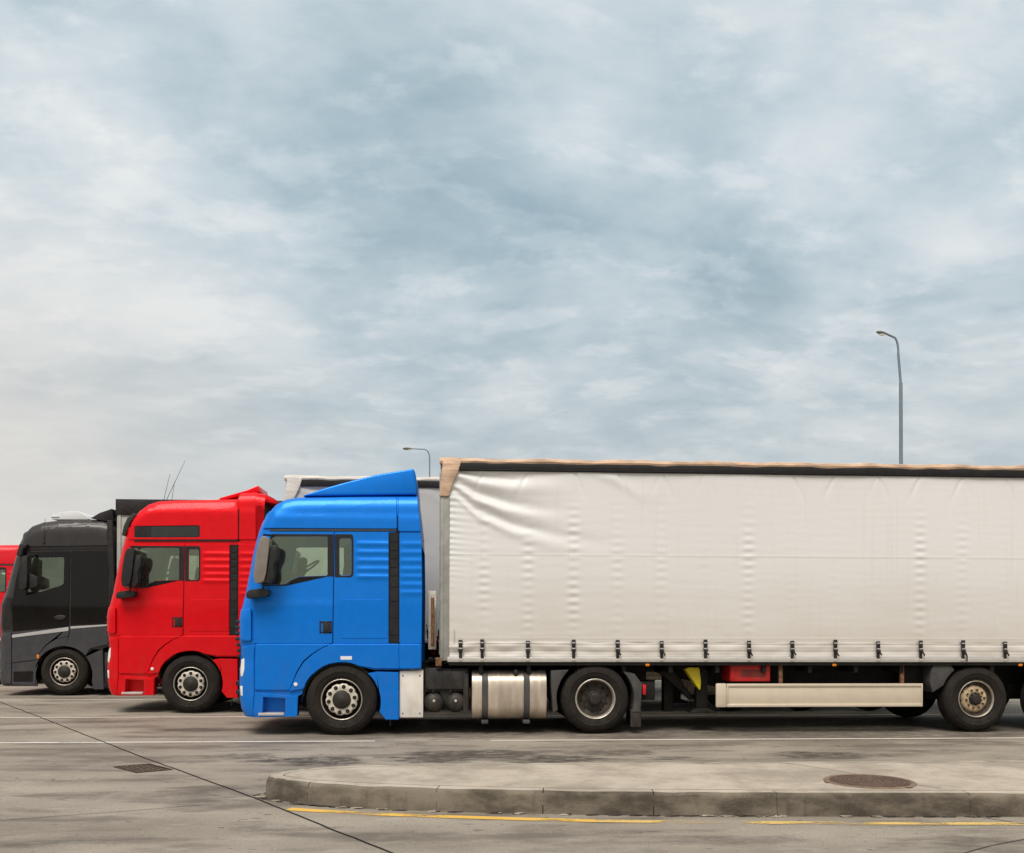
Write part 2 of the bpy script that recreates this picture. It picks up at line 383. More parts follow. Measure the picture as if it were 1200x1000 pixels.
def box(bm, x0, x1, y0, y1, z0, z1, bev=.008, mi=0, seg=2, rot=None, piv=None):
    t = B(); bmesh.ops.create_cube(t, size=1)
    for v in t.verts:
        v.co = Vector((x0 + (v.co.x + .5) * (x1 - x0), y0 + (v.co.y + .5) * (y1 - y0), z0 + (v.co.z + .5) * (z1 - z0)))
    if bev: bmesh.ops.bevel(t, geom=t.edges[:], offset=min(bev, .45 * min(x1 - x0, y1 - y0, z1 - z0)), segments=seg, affect='EDGES', profile=.5)
    if rot:
        pv = Vector(piv or ((x0 + x1) / 2, (y0 + y1) / 2, (z0 + z1) / 2))
        bmesh.ops.rotate(t, verts=t.verts, cent=pv, matrix=Matrix.Rotation(rot[0], 3, rot[1]))
    return merge(bm, t, mi)
def prism(bm, poly, y0, y1, bev=.01, mi=0, seg=2):
    """(x,z) outline given depth along y"""
    t = B(); a = [t.verts.new((x, y0, z)) for x, z in poly]; f = t.faces.new(a)
    r = bmesh.ops.extrude_face_region(t, geom=[f])
    for v in r['geom']:
        if isinstance(v, bmesh.types.BMVert): v.co.y = y1
    bmesh.ops.recalc_face_normals(t, faces=t.faces)
    if bev: bmesh.ops.bevel(t, geom=[e for e in t.edges if len(e.link_faces) == 2 and e.calc_face_angle(0) > .35], offset=bev, segments=seg, affect='EDGES', profile=.5, clamp_overlap=True)
    return merge(bm, t, mi)
def lathe(bm, prof, cx=0, cz=0, n=48, mi=0, axis='y', scal=None):
    """profile (r, y) turned about a y axis through (cx, cz)"""
    t = B(); rings = []
    for k, (r, y) in enumerate(prof):
        ring = []
        for i in range(n):
            a = 2 * math.pi * i / n; rr = r + (scal(a, k) if scal else 0)
            ring.append(t.verts.new((cx + rr * math.cos(a), y, cz + rr * math.sin(a)) if axis == 'y' else
                                    ((cx + rr * math.cos(a), cz + rr * math.sin(a), y) if axis == 'z' else (y, cx + rr * math.cos(a), cz + rr * math.sin(a)))))
        rings.append(ring)
    for p, q in zip(rings, rings[1:]):
        for i in range(n): t.faces.new((p[i], p[(i + 1) % n], q[(i + 1) % n], q[i]))
    if prof[0][0] < .6 and prof[0][0] > 0 and False: pass
    return merge(bm, t, mi)
def disc(bm, cx, cz, r, y, n=24, mi=0, dep=.01, bev=.003, axis='y'):
    """short capped cylinder, outer face at y"""
    return lathe(bm, [(.0005, y), (r - bev, y), (r, y + bev), (r, y + dep), (.0005, y + dep)], cx, cz, n, mi, axis)
def tube(bm, pts, rad, n=8, mi=0):
    t = B(); pts = [Vector(p) for p in pts]; rings = []
    up = Vector((0, 0, 1)) if abs((pts[1] - pts[0]).normalized().z) < .9 else Vector((0, 1, 0))
    for i, p in enumerate(pts):
        d = (pts[min(i + 1, len(pts) - 1)] - pts[max(i - 1, 0)]).normalized()
        s = d.cross(up).normalized(); u = s.cross(d).normalized()
        rr = rad[i] if isinstance(rad, (list, tuple)) else rad
        rings.append([t.verts.new(p + (s * math.cos(2 * math.pi * k / n) + u * math.sin(2 * math.pi * k / n)) * rr) for k in range(n)])
    for a, b in zip(rings, rings[1:]):
        for k in range(n): t.faces.new((a[k], a[(k + 1) % n], b[(k + 1) % n], b[k]))
    t.faces.new(rings[0]); t.faces.new(rings[-1])
    return merge(bm, t, mi)
def arc(cx, cz, r, a0, a1, n):
    return [(cx + r * math.cos(R(a0 + (a1 - a0) * i / n)), cz + r * math.sin(R(a0 + (a1 - a0) * i / n))) for i in range(n + 1)]
def inside(x, z, poly):
    c = False; j = len(poly) - 1
    for i in range(len(poly)):
        xi, zi = poly[i]; xj, zj = poly[j]
        if (zi > z) != (zj > z) and x < (xj - xi) * (z - zi) / (zj - zi) + xi: c = not c
        j = i
    return c
def rounded(poly, r, n=4):
    out = []; L = len(poly)
    for i in range(L):
        p = Vector(poly[i]); a = Vector(poly[i - 1]) - p; b = Vector(poly[(i + 1) % L]) - p
        rr = min(r, a.length * .45, b.length * .45); a.normalize(); b.normalize()
        if a.dot(b) < -.97: out.append(tuple(p)); continue
        s, e = p + a * rr, p + b * rr
        for k in range(n + 1):
            t = k / n; out.append(tuple(s.lerp(p, t).lerp(p.lerp(e, t), t)))
    return out
def interp(v, pts):
    if v <= pts[0][0]: return pts[0][1]
    for (a, fa), (b, fb) in zip(pts, pts[1:]):
        if v <= b: return fa + (fb - fa) * (v - a) / max(1e-9, b - a)
    return pts[-1][1]


CABW = 2.46
def sheet(poly, disp, out=.015, thick=.02, holes=(), grid=.045, rim=.004, side=0, mi=0, width=CABW, bm=None):
    """a curved panel: outline in (x,z), laid on the side surface y = disp(x,z), standing `out` proud"""
    t = B(); f = t.faces.new([t.verts.new((x, 0, z)) for x, z in poly])
    bmesh.ops.triangulate(t, faces=[f])
    xs = [p[0] for p in poly]; zs = [p[1] for p in poly]
    if grid:
        for ax, lo, hi in ((0, min(xs), max(xs)), (2, min(zs), max(zs))):
            nn = max(1, int((hi - lo) / grid))
            for k in range(1, nn):
                c = [0, 0, 0]; c[ax] = lo + (hi - lo) * k / nn; no = [0, 0, 0]; no[ax] = 1
                bmesh.ops.bisect_plane(t, geom=t.verts[:] + t.edges[:] + t.faces[:], dist=1e-5, plane_co=c, plane_no=no)
    for h in holes:
        for i in range(len(h)):
            a, b = h[i - 1], h[i]; d = (b[0] - a[0], b[1] - a[1])
            if math.hypot(*d) < 1e-6: continue
            bmesh.ops.bisect_plane(t, geom=t.verts[:] + t.edges[:] + t.faces[:], dist=1e-5, plane_co=(a[0], 0, a[1]), plane_no=Vector((-d[1], 0, d[0])).normalized())
        dl = [f for f in t.faces if inside(f.calc_center_median().x, f.calc_center_median().z, h)]
        bmesh.ops.delete(t, geom=dl, context='FACES')
    bmesh.ops.dissolve_degenerate(t, edges=t.edges[:], dist=1e-5)
    for f in t.faces:
        f.normal_update()
        if f.normal.y > 0: f.normal_flip()
    bnd = [e for e in t.edges if len(e.link_faces) == 1]; nrm = {}
    for e in bnd:
        c = e.link_faces[0].calc_center_median(); a, b = e.verts; d = b.co - a.co
        n_ = Vector((-d.z, 0, d.x));
        if n_.length < 1e-9: continue
        n_.normalize()
        if n_.dot(a.co - c) < 0: n_.negate()
        for v in e.verts: nrm[v] = nrm.get(v, Vector()) + n_
    r1 = {}; r2 = {}; dep = {}
    for v, n_ in nrm.items():
        q = n_.normalized() * rim if n_.length > 1e-6 else Vector()
        r1[v] = t.verts.new(v.co + q); r2[v] = t.verts.new(v.co + q); dep[r1[v]] = rim; dep[r2[v]] = thick
    for e in bnd:
        f = e.link_faces[0]; a, b = e.verts
        lp = [l for l in f.loops if l.edge == e][0]; a, b = lp.vert, lp.link_loop_next.vert
        if a in r1 and b in r1:
            t.faces.new((b, a, r1[a], r1[b])); t.faces.new((r1[b], r1[a], r2[a], r2[b]))
    for v in t.verts:
        y = disp(v.co.x, v.co.z) - out + dep.get(v, 0)
        v.co.y = y if side == 0 else width - y
    if side:
        for f in t.faces: f.normal_flip()
    if bm is None: bm = B()
    return merge(bm, t, mi)


# ------------------------------------------------------------------ wheels
def tyre_bm(r=.515, w=.29, n=72):
    k = r / .515; bm = B()
    prof = [(.275, .03), (.285, .012), (.300, .006), (.312, .010), (.330, -.004), (.36, -.013), (.40, -.018), (.403, -.0205), (.409, -.0205), (.412, -.018), (.44, -.014), (.468, -.004), (.470, -.001), (.487, .008), (.500, .022), (.510, .045),
            (.515, .075), (.515, .098), (.503, .100), (.503, .108), (.515, .110), (.515, w / 2 - .006), (.503, w / 2 - .004), (.503, w / 2 + .004), (.515, w / 2 + .006)]
    full = prof + [(r_, w - y) for r_, y in reversed(prof)]
    t = B(); merge(bm, (lathe(t, [(a * k, b) for a, b in full], n=n) and t))
    return bm
def ring_of(bm, fn, n, r, ph=0.0):
    for i in range(n):
        a = 2 * math.pi * i / n + ph; fn(bm, r * math.cos(a), r * math.sin(a))
def wheel(parent, x, z, y, kind, r=.515, side=0, phase=.12, dual=False):
    """side 0: outer face at y looking to -y; side 1 mirrored"""
    rm = B(); hb = B(); sc10 = lambda a, k: 0
    if kind == 'front':
        lathe(rm, [(.284, .05), (.292, .012), (.296, .002), (.290, -.001), (.283, .004), (.279, .03)], n=64, mi=0)
        lathe(rm, [(.280, .03), (.276, .085), (.262, .10), (.20, .10)], n=64, mi=1)
        lathe(rm, [(.10, .004), (.150, .002), (.160, -.001), (.205, .000), (.220, .006), (.231, .018), (.233, .06), (.19, .1)], n=80, mi=2,
              scal=lambda a, k: (-.014 * max(0, math.cos(10 * (a - phase) + math.pi)) ** 1.5 if k >= 4 else 0))
        ring_of(rm, lambda b_, cx, cz: disc(b_, cx, cz, .030, -.004, 14, 1, .01), 10, .186, phase)
        ring_of(rm, lambda b_, cx, cz: disc(b_, cx, cz, .0155, -.024, 6, 3, .03), 10, .188, phase)
        lathe(hb, [(.0005, -.052), (.045, -.052), (.055, -.045), (.10, -.040), (.118, -.030), (.130, -.012), (.134, .01)], n=36)
        lathe(hb, [(.0005, -.058), (.03, -.058), (.034, -.05)], n=6)
        mats = ['rimsteel', 'dark', 'cream', 'nut']
    elif kind == 'drive':
        lathe(rm, [(.284, .05), (.292, .012), (.297, .000), (.290, -.004), (.278, .002), (.272, .02), (.266, .028), (.262, .06)], n=64, mi=0)
        lathe(rm, [(.262, .06), (.252, .10), (.240, .13), (.21, .15), (.19, .155), (.165, .135), (.12, .13), (.08, .13)], n=64, mi=1)
        ring_of(rm, lambda b_, cx, cz: disc(b_, cx, cz, .016, .105, 6, 3, .03), 10, .142, phase)
        ring_of(rm, lambda b_, cx, cz: disc(b_, cx, cz, .024, .147, 12, 2, .02), 10, .215, phase)
        lathe(hb, [(.0005, .01), (.07, .01), (.082, .016), (.090, .03), (.092, .10), (.115, .11), (.118, .14)], n=36)
        mats = ['rimsteel', 'rimdark', 'dark', 'nut']
    else:
        lathe(rm, [(.265, .05), (.272, .012), (.276, .002), (.270, -.001), (.262, .006), (.256, .03)], n=64, mi=0)
        lathe(rm, [(.258, .03), (.25, .07), (.24, .085), (.19, .085)], n=64, mi=1)
        lathe(rm, [(.06, .045), (.145, .042), (.172, .046), (.192, .062), (.206, .082)], n=64, mi=2)
        ring_of(rm, lambda b_, cx, cz: disc(b_, cx, cz, .015, .018, 6, 3, .03), 10, .140, phase)
        ring_of(rm, lambda b_, cx, cz: disc(b_, cx, cz, .017, .066, 12, 1, .02), 10, .200, phase)
        lathe(hb, [(.0005, -.01), (.055, -.01), (.068, -.002), (.072, .02), (.09, .03), (.10, .05)], n=36)
        ring_of(hb, lambda b_, cx, cz: disc(b_, cx, cz, .010, .005, 6, 0, .03), 10, .092, phase + .3)
        mats = ['rimsteel', 'rimdark', 'rimgold', 'nut']
    ty = tyre_bm(r)
    if dual:
        t2 = tyre_bm(r, n=24)
        for v in t2.verts: v.co.y += .34
        merge(ty, t2)
    sg = 1 if side == 0 else -1
    for b_ in (rm, hb, ty):
        for v in b_.verts: v.co.y *= sg
    w_ = link('wheel', rm, mats, parent); w_.location = (x, y, z)
    link('tyre', ty, 'rubber', w_); link('hub', hb, 'hub', w_)
    return w_


# ------------------------------------------------------------------ truck planes
YB, YR, YK, YL = 14.86, 18.33, 22.36, 26.1
XB = P(400.4, 822, YB)[0]; XR = P(223.3, 803, YR)[0]; XK = P(75.2, 790, YK)[0]; XL = P(-1.0, 790, YL)[0]
def mk(ox, oy, sc_, Y, X0, dz=0.0):
    def f(u, v, dy=0.0):
        x, z = P(ox + u / sc_, oy + v / sc_, Y + dy); return (x - X0, z + dz)
    return f
LB = mk(270, 540, 3.029, YB, XB)          # blue cab crop
LR = mk(110, 540, 3.227, YR, XR)          # red cab crop
LK = mk(0, 540, 3.331, YK, XK)            # black cab crop
LP = mk(0, 0, 1.0, YB, XB)                # plain photo pixels on the blue truck's near plane


def poly(f, pts, dz=0.0): return [(x, z + dz) for x, z in (f(*p) for p in pts)]


def cab_shell(parent, mat, outline_front, outline_roof, rear_bottom, disp, holes, ws, grid, name='cab_body', bow=.07):
    """closed shell: two side sheets with window openings, strip round front, roof and rear. ws=(z0,z1) leaves the windscreen opening"""
    top = outline_front + outline_roof
    full = top + rear_bottom
    bm = B()
    sheet(full, disp, 0, .004, holes, grid, .001, 0, bm=bm)
    sheet(full, disp, 0, .004, holes, max(grid, .09), .001, 1, bm=bm)
    strip = top + rear_bottom[:2]
    # resample the strip finely
    pts = []
    for a, b in zip(strip, strip[1:]):
        d = math.hypot(b[0] - a[0], b[1] - a[1]); k = max(1, int(d / .05))
        pts += [(a[0] + (b[0] - a[0]) * i / k, a[1] + (b[1] - a[1]) * i / k) for i in range(k)]
    pts.append(strip[-1])
    NW = 14; rows = []; nf = outline_front[-1][1]
    xmid = outline_front[-1][0] + .3
    for x, z in pts:
        y0 = disp(x, z) + .0005; y1 = CABW - y0; row = []
        for k in range(NW + 1):
            s = k / NW; bx = bow * (1 - (2 * s - 1) ** 2) if x < xmid else 0
            zb = .03 * (1 - (2 * s - 1) ** 2) if x >= xmid - .2 and z > 3 else 0
            row.append((x - bx, y0 + (y1 - y0) * s, z + zb))
        rows.append(row)
    t = B(); g = B(); vt = [[t.verts.new(p) for p in r] for r in rows]
    vg = [[g.verts.new((p[0] + .01, p[1], p[2])) for p in r] for r in rows]
    for i in range(len(rows) - 1):
        zc = (rows[i][0][2] + rows[i + 1][0][2]) / 2; xc = rows[i][0][0]
        for k in range(NW):
            gl = ws and ws[0] < zc < ws[1] and xc < xmid and 0 <= k < NW
            (g if gl else t).faces.new([(vg if gl else vt)[i][k], (vg if gl else vt)[i][k + 1], (vg if gl else vt)[i + 1][k + 1], (vg if gl else vt)[i + 1][k]])
    bmesh.ops.delete(t, geom=[v for v in t.verts if not v.link_faces], context='VERTS')
    bmesh.ops.delete(g, geom=[v for v in g.verts if not v.link_faces], context='VERTS')
    merge(bm, t)
    link(name, bm, mat, parent, recalc=False, smooth=50)
    if ws: link('windscreen', g, 'glassdark', parent)


def make_disp(front, roof, Rf=.24, Df=.26, Rr=.22, Dr=.13, tumble=.035):
    fz = sorted([(z, x) for x, z in front]); rx = sorted(roof)
    def g(u): u = min(1, max(0, u)); return 1 - math.sqrt(max(0, 1 - (1 - u) ** 2))
    def d(x, z):
        a = g((x - interp(z, fz)) / Rf) * Df
        b = g((interp(x, rx) - z) / Rr) * Dr if rx else 0
        return max(a, b) + .25 * min(a, b) + max(0, z - 1.9) * tumble
    return d


def interior(parent, x0, x1, zf, y0=.25):
    """seats, dashboard, wheel, bunk wall; x0 = windscreen foot, x1 = rear wall"""
    for y in (.35, 1.55):
        bm = B()
        box(bm, x0 + .95, x0 + 1.45, y, y + .52, zf + .45, zf + .62, .05)
        box(bm, x0 + 1.35, x0 + 1.52, y + .02, y + .50, zf + .55, zf + 1.22, .06, rot=(R(8), 'Y'))
        box(bm, x0 + 1.47, x0 + 1.57, y + .12, y + .38, zf + 1.24, zf + 1.45, .04, rot=(R(8), 'Y'))
        link('seat', bm, 'seat', parent)
    bm = B(); box(bm, x0 + .12, x0 + .62, .16, CABW - .16, zf + .55, zf + .98, .08); box(bm, x0 + .5, x0 + .72, .4, .95, zf + .7, zf + 1.02, .05)
    link('dashboard', bm, 'dash', parent)
    bm = B(); cx, cy, cz = x0 + .80, .62, zf + 1.08
    pts = []
    for i in range(29):
        a = 2 * math.pi * i / 28; u, v = .23 * math.cos(a), .23 * math.sin(a)
        pts.append((cx + u * math.cos(R(-35)), cy + v, cz - u * math.sin(R(-35))))
    tube(bm, pts, .016, 6)
    tube(bm, [(cx, cy - .2, cz), (cx, cy + .2, cz)], .02, 6); tube(bm, [(cx, cy, cz), (cx - .22, cy, cz - .32)], .035, 8)
    link('steering_wheel', bm, 'plastic', parent)
    bm = B(); box(bm, x1 - .12, x1 - .06, .14, CABW - .14, zf + .1, zf + 1.95, .01); box(bm, x0 + .3, x1 - .1, .12, CABW - .12, zf - .02, zf + .04, .01)
    box(bm, x1 - .75, x1 - .13, .16, CABW - .16, zf + .55, zf + .78, .05)
    link('cab_lining', bm, 'lining', parent)


# ------------------------------------------------------------------ the blue / red cab kind
def cab_kind(parent, mat, L, dz=0.0, kind='low', grid=.045):
    D = [None]
    def PL(pts, dy=0.0):
        out = []
        for u, v in pts:
            x, z = L(u, v, dy)
            if D[0] and dy == 0:
                for _ in range(2): x, z = L(u, v, max(0, D[0](x, z + dz)))
            out.append((x, z + dz))
        return out
    front = PL([(52, 905), (40, 880), (34, 840), (32, 790), (36, 740), (42, 700), (36, 655), (33, 640), (34, 560), (42, 520), (55, 470), (66, 410), (80, 335), (95, 270), (108, 232), (122, 202)], .25)
    if kind == 'low':
        roof = PL([(138, 178), (160, 156), (190, 139), (232, 130), (420, 127), (592, 126), (664, 126)], .12)
    else:
        # taller roof, traced on the red cab (pixels of its own crop turned to the shared metres)
        q = lambda pts, dy: [LR(u, v, dy) for u, v in pts]
        front = front[:-3] + q([(112, 312), (122, 278)], .25)
        roof = q([(134, 245), (150, 215), (172, 188), (203, 165), (240, 153), (300, 149), (430, 147), (540, 145), (552, 122), (610, 119), (650, 128)], .12)
    rear = PL([(672, 200), (679, 300), (681, 450), (678, 738), (600, 742), (510, 742)])
    if kind != 'low':
        rear = [(rear[0][0], roof[-1][1] - .08)] + rear[1:]
    c_ = L(395, 857); cx, cz = c_[0], c_[1] + dz
    ra = .575
    archpts = arc(cx, cz + .0, ra, 62, 168, 14)
    low = archpts + PL([(240, 835), (238, 905)])
    disp = make_disp(front, roof); D[0] = disp
    if kind == 'low':
        d0 = disp
        zc = L(300, 192)[1] + dz
        disp_roof = lambda x, z: d0(x, z) - .018 * (1 / (1 + math.exp((z - zc) * 60))) + .012
    else:
        d0 = disp
        zc = LR(300, 180)[1]
        disp_roof = lambda x, z: d0(x, z) - .016 * (1 / (1 + math.exp((z - zc) * 50))) + .012
    ribz = [L(500, v)[1] + dz for v in (295, 325, 355, 385, 412)]; ribx = (L(435, 300)[0], L(575, 300)[0])
    ribz2 = ribz + [L(500, v)[1] + dz for v in (440, 468)]
    def ribs(zs, x0, x1, amp, sig=.034):
        def f(x, z):
            s = 1 / (1 + math.exp(-(x - x0 - .06) * 60)) * 1 / (1 + math.exp((x - x1 + .0) * 60))
            return disp(x, z) - amp * s * sum(math.exp(-((z - q_) / sig) ** 2) for q_ in zs)
        return f
    drib = ribs(ribz, ribx[0], ribx[1], .013); drib2 = ribs(ribz2, L(590, 300)[0], L(760, 300)[0], .011)
    win = rounded(PL([(150, 268), (346, 268), (346, 409), (245, 412), (218, 424), (196, 440), (112, 440)]), .03, 3)
    qwin = rounded(PL([(386, 274), (431, 274), (431, 409), (386, 409)]), .05, 4)
    wl = PL([(128, 258), (346, 258), (346, 410), (245, 412), (196, 440), (95, 440)])
    # outer shell
    cab_shell(parent, mat, front, roof, rear + low, disp, [win, qwin, PL([(116, 838), (196, 842), (196, 898), (112, 898)])], (L(95, 462)[1] + dz, L(110, 240)[1] + dz - .02 if kind == 'low' else LR(112, 318)[1]), grid)
    g2 = grid
    seam_shade = PL([(93, 810), (92, 650), (84, 642), (85, 490), (99, 400), (114, 320), (128, 256), (674, 256), (676, 300), (678, 450), (676, 735), (514, 735)]) + arc(cx, cz, ra + .02, 64, 158, 12) + PL([(214, 810)])  # dark sheet behind the panel gaps, painting in the shade of the seams
    for s in (0, 1):
        sb_ = B(); sheet(seam_shade, disp, .004, .006, [win, qwin], .06 if s == 0 else .14, .001, s, bm=sb_)
        if kind == 'low': sheet(PL([(587, 131), (600, 131), (602, 257), (588, 257)]), disp_roof, .004, .006, (), .06, .001, s, bm=sb_)
        else: sheet([LR(u, v) for u, v in ((540, 152), (551, 150), (551, 304), (540, 304))], disp_roof, .004, .006, (), .06, .001, s, bm=sb_)
        link('seam_shade_sheet', sb_, 'dark', parent, recalc=False)
    def panel(name, pts, d=disp, m=mat, out=.014, holes=(), rnd=.015, label=None, thick=.02, conv=True, sides=(0, 1), rim=.005):
        pp = rounded(PL(pts) if conv else pts, rnd, 3)
        o = None
        for s in sides:
            o = link(name, sheet(pp, d, out, thick, holes, (g2 if d not in (drib, drib2) else .02) if s == 0 else .12, rim, s), m, parent, label, recalc=False)
        return o
    # roof side panels
    if kind == 'low':
        panel('roof_side_panel', [(116, 240), (130, 206), (150, 178), (172, 158), (200, 144), (240, 134.5), (420, 131), (588, 130), (590, 241)], disp_roof, out=.024, thick=.03, rim=.009)
        panel('roof_rear_panel', [(597, 130), (662, 130), (670, 200), (675, 250), (598, 250)], disp_roof, out=.024, thick=.03, rim=.009)
        # ridge spoiler on the roof
        sp = PL([(258, 129), (330, 104), (400, 84), (470, 66), (520, 54), (580, 44), (640, 34.5), (651, 33), (657, 44), (662, 80), (664, 124)], .3)
        bm = B(); prism(bm, sp, .16, CABW - .16, .03, seg=3)
        link('roof_spoiler', bm, mat, parent)
    else:
        Q = lambda pts: [LR(u, v) for u, v in pts]
        band = rounded(Q([(150, 246), (400, 243), (400, 291), (150, 292)]), .04, 3)
        panel('roof_side_panel', Q([(122, 297), (136, 253), (154, 220), (178, 193), (210, 171), (244, 159), (300, 154), (430, 152), (541, 150), (543, 297)]), disp_roof, holes=[band], conv=False)
        panel('roof_rear_panel', Q([(549, 126), (607, 124), (611, 297), (549, 297)]), disp_roof, conv=False)
        for s in (0, 1):
            bm = sheet([(x, z) for x, z in band], disp_roof, .006, .02, (), .1, .002, s)
            fr = link('roof_window', bm, 'strip', parent, recalc=False)
            gl = rounded(Q([(216, 250), (394, 248), (394, 287), (216, 288)]), .02, 3)
            link('pane', sheet(gl, disp_roof, .010, .01, (), .1, .002, s), 'glassroof', fr, recalc=False)
        # raised hatch and lamp bar folded up on the roof, rear air deflector
        bm = B(); tube(bm, [(LR(436, 136)[0], .7, LR(436, 136)[1]), (LR(600, 100)[0], .7, LR(600, 100)[1])], .03, 8)
        prism(bm, Q([(448, 128), (556, 97), (600, 79), (606, 104), (554, 112), (452, 139)]), .55, 1.5, .012)
        for xq in (455, 540): box(bm, LR(xq, 0)[0], LR(xq, 0)[0] + .05, .9, 1.1, LR(xq, 152)[1], LR(xq, 112 if xq > 500 else 134)[1], .008)
        link('roof_lamp_bar', bm, mat, parent)
        bm = B(); prism(bm, Q([(612, 122), (640, 124), (686, 148), (684, 162), (640, 152), (616, 160)]), .12, CABW - .12, .01)
        box(bm, LR(612, 0)[0], LR(640, 0)[0], .2, CABW - .2, LR(0, 300)[1], LR(0, 150)[1], .01, mi=1)
        link('rear_air_deflector', bm, [mat, 'rimdark'], parent)
        for (u0, v0, u1, v1, y_) in ((258, 152, 288, 50, 1.9), (262, 152, 345, 0, 1.7), (291, 152, 305, 80, 1.8)):
            bm = B(); p0, p1 = LR(u0, v0, y_), LR(u1, v1, y_)
            tube(bm, [(p0[0], y_, p0[1] - .12), (p1[0], y_, p1[1])], [.006, .003], 5)
            link('antenna', bm, 'plastic', parent)
    # gutter
    for s in (0, 1):
        pp = PL([(140, 243.5), (590, 243.5), (590, 249.5), (140, 249.5)]) if kind == 'low' else [LR(u, v) for u, v in ((150, 299), (541, 299), (541, 304), (150, 304))]
        link('gutter', sheet(pp, disp, .02, .03, (), .15, .002, s), 'strip' if kind != 'low' else 'guardplastic', parent, recalc=False)
    # door
    dz_ = PL([(0, 0)])
    doorpts = [(126, 254), (367, 254), (364, 460), (361, 648), (84, 648), (82, 520), (84, 488), (97, 400), (112, 320)]
    pp = rounded(PL(doorpts), .012, 3)
    zd = PL([(150, 500)])[0][1]
    ddoor = lambda x, z: disp(x, z) - .007 / (1 + math.exp((z - zd) * 90))
    for s in (0, 1):
        dr = link('door', sheet(pp, ddoor, .014, .02, [win], g2 if s == 0 else .12, .004, s), mat, parent, recalc=False)
        # black window surround, pillar and glass
        sur = PL([(350, 262), (366, 262), (365, 411), (346, 411), (250, 415.5), (221, 427), (199, 444), (118, 444), (108, 436), (135, 300), (146, 261)])
        link('window_frame', sheet(sur, disp, .018, .006, [win], .1, .002, s), 'strip', dr, recalc=False)
        link('window_glass', sheet(win, disp, .006, .004, (), .1, 0, s), 'glass', dr, recalc=False)
        hd = B(); hp = PL([(317, 570), (361, 569), (361, 612), (317, 612)]); y_ = .0
        x0, x1 = hp[0][0], hp[1][0]; z1, z0 = hp[0][1], hp[2][1]
        for a in ((x0, x1, -.030, .0, z0, z0 + .02), (x0, x1, -.030, .0, z1 - .02, z1), (x0, x0 + .02, -.030, .0, z0, z1), (x1 - .045, x1 + .0, -.030, .0, z0, z1), (x0 + .01, x1 - .01, -.016, .0, z0 + .01, z1 - .01)):
            box(hd, *a, .004)
        box(hd, x0 + .05, x1 - .05, -.045, -.03, z0 + .015, z1 - .02, .006)
        if s:
            for v in hd.verts: v.co.y = CABW - v.co.y
        link('handle', hd, 'plastic', dr)
        # lower front corner panel
    panel('side_panel', [(372, 254), (561, 254), (561, 648), (366, 648)], drib, holes=[qwin], rnd=.008)
    for s in (0, 1):
        fr = link('quarter_window', sheet(rounded(PL([(372, 262), (434, 262), (437, 280), (437, 405), (430, 414), (371, 414)]), .02, 2), disp, .0175, .004, [qwin], .12, .002, s), 'strip', parent, recalc=False)
        link('pane', sheet(qwin, disp, .006, .004, (), .12, 0, s), 'glass', fr, recalc=False)
        fl = link('locker_flap', sheet(rounded(PL([(396, 494), (559, 494), (559, 630), (394, 630)]), .012, 3), disp, .0205, .005, (), .12, .003, s), mat, parent, recalc=False)
        vs = B(); sheet(PL([(566, 258), (596, 258), (597, 646), (566, 646)]), disp, .008, .02, (), .15, .003, s, bm=vs)
        for v0 in (270, 300, 330, 360, 390, 430, 480, 540, 600):
            sheet(PL([(568, v0), (594, v0), (594, v0 + 18), (568, v0 + 18)]), disp, .016, .012, (), 0, .004, s, bm=vs)
        link('air_intake_strip', vs, 'strip', parent, recalc=False)
    panel('rear_side_fairing', [(601, 256), (675, 256), (678, 300), (679, 450), (677, 648), (601, 648)], drib2)
    # lower row
    panel('front_lower_panel', [(92, 653), (354, 653), (320, 666), (288, 686), (258, 712), (236, 748), (222, 782), (211, 812), (90, 812)], out=.030, thick=.04, rim=.012)
    ia = arc(cx, cz, ra + .006, 66, 160, 16)
    pts2 = PL([(213, 816), (226, 782), (241, 750), (262, 717), (292, 690), (322, 670), (362, 653), (596, 653), (597, 736), (512, 736)]) + ia
    panel('wheel_arch', pts2, conv=False, rnd=.004, out=.036, thick=.07, rim=.012)
    panel('rear_lower_panel', [(600, 653), (675, 653), (675, 736), (601, 736)], out=.030, thick=.04, rim=.012)
    oa = arc(cx, cz, ra - .015, 47, -14, 8)
    x_a = PL([(596, 750)])[0]
    mud = oa + PL([(552, 918), (597, 918), (596, 752), (520, 750)])
    panel('rear_mudguard', mud, conv=False, rnd=.004, out=.012, thick=.30)
    # inner wheel arch liner
    ln = B()
    a_o = arc(cx, cz, ra - .004, 20, 172, 20); a_i = arc(cx, cz, ra - .03, 172, 20, 20)
    prism(ln, a_o + a_i, .02, .42, 0); prism(ln, a_o + a_i, CABW - .42, CABW - .02, 0)
    box(ln, cx - .62, cx + .8, .42, CABW - .42, cz - .1, cz + .62, .02)
    link('wheel_arch_liner', ln, 'chassis', parent)
    # step box
    st = B(); st_o = PL([(88, 824), (236, 838), (236, 907), (80, 910)])
    hole = PL([(116, 838), (196, 842), (196, 898), (112, 898)])
    for s in (0, 1):
        b_ = B(); sheet(rounded(st_o, .01, 2), disp, .012, .22, [hole], .08, .004, s, bm=b_)
        z0, z1 = hole[3][1], hole[0][1]; x0, x1 = hole[0][0], hole[1][0]
        yy = disp((x0 + x1) / 2, (z0 + z1) / 2)
        box(b_, x0 - .02, x1 + .02, *((yy + .20, yy + .22) if s == 0 else (CABW - yy - .22, CABW - yy - .20)), z0 - .02, z1 + .02, 0)
        so = link('step', b_, mat, parent)
        b_ = B(); q_ = PL([(100, 896), (190, 896), (190, 905), (98, 905)]); yo = (disp(q_[0][0] + .1, q_[0][1]) - .03)
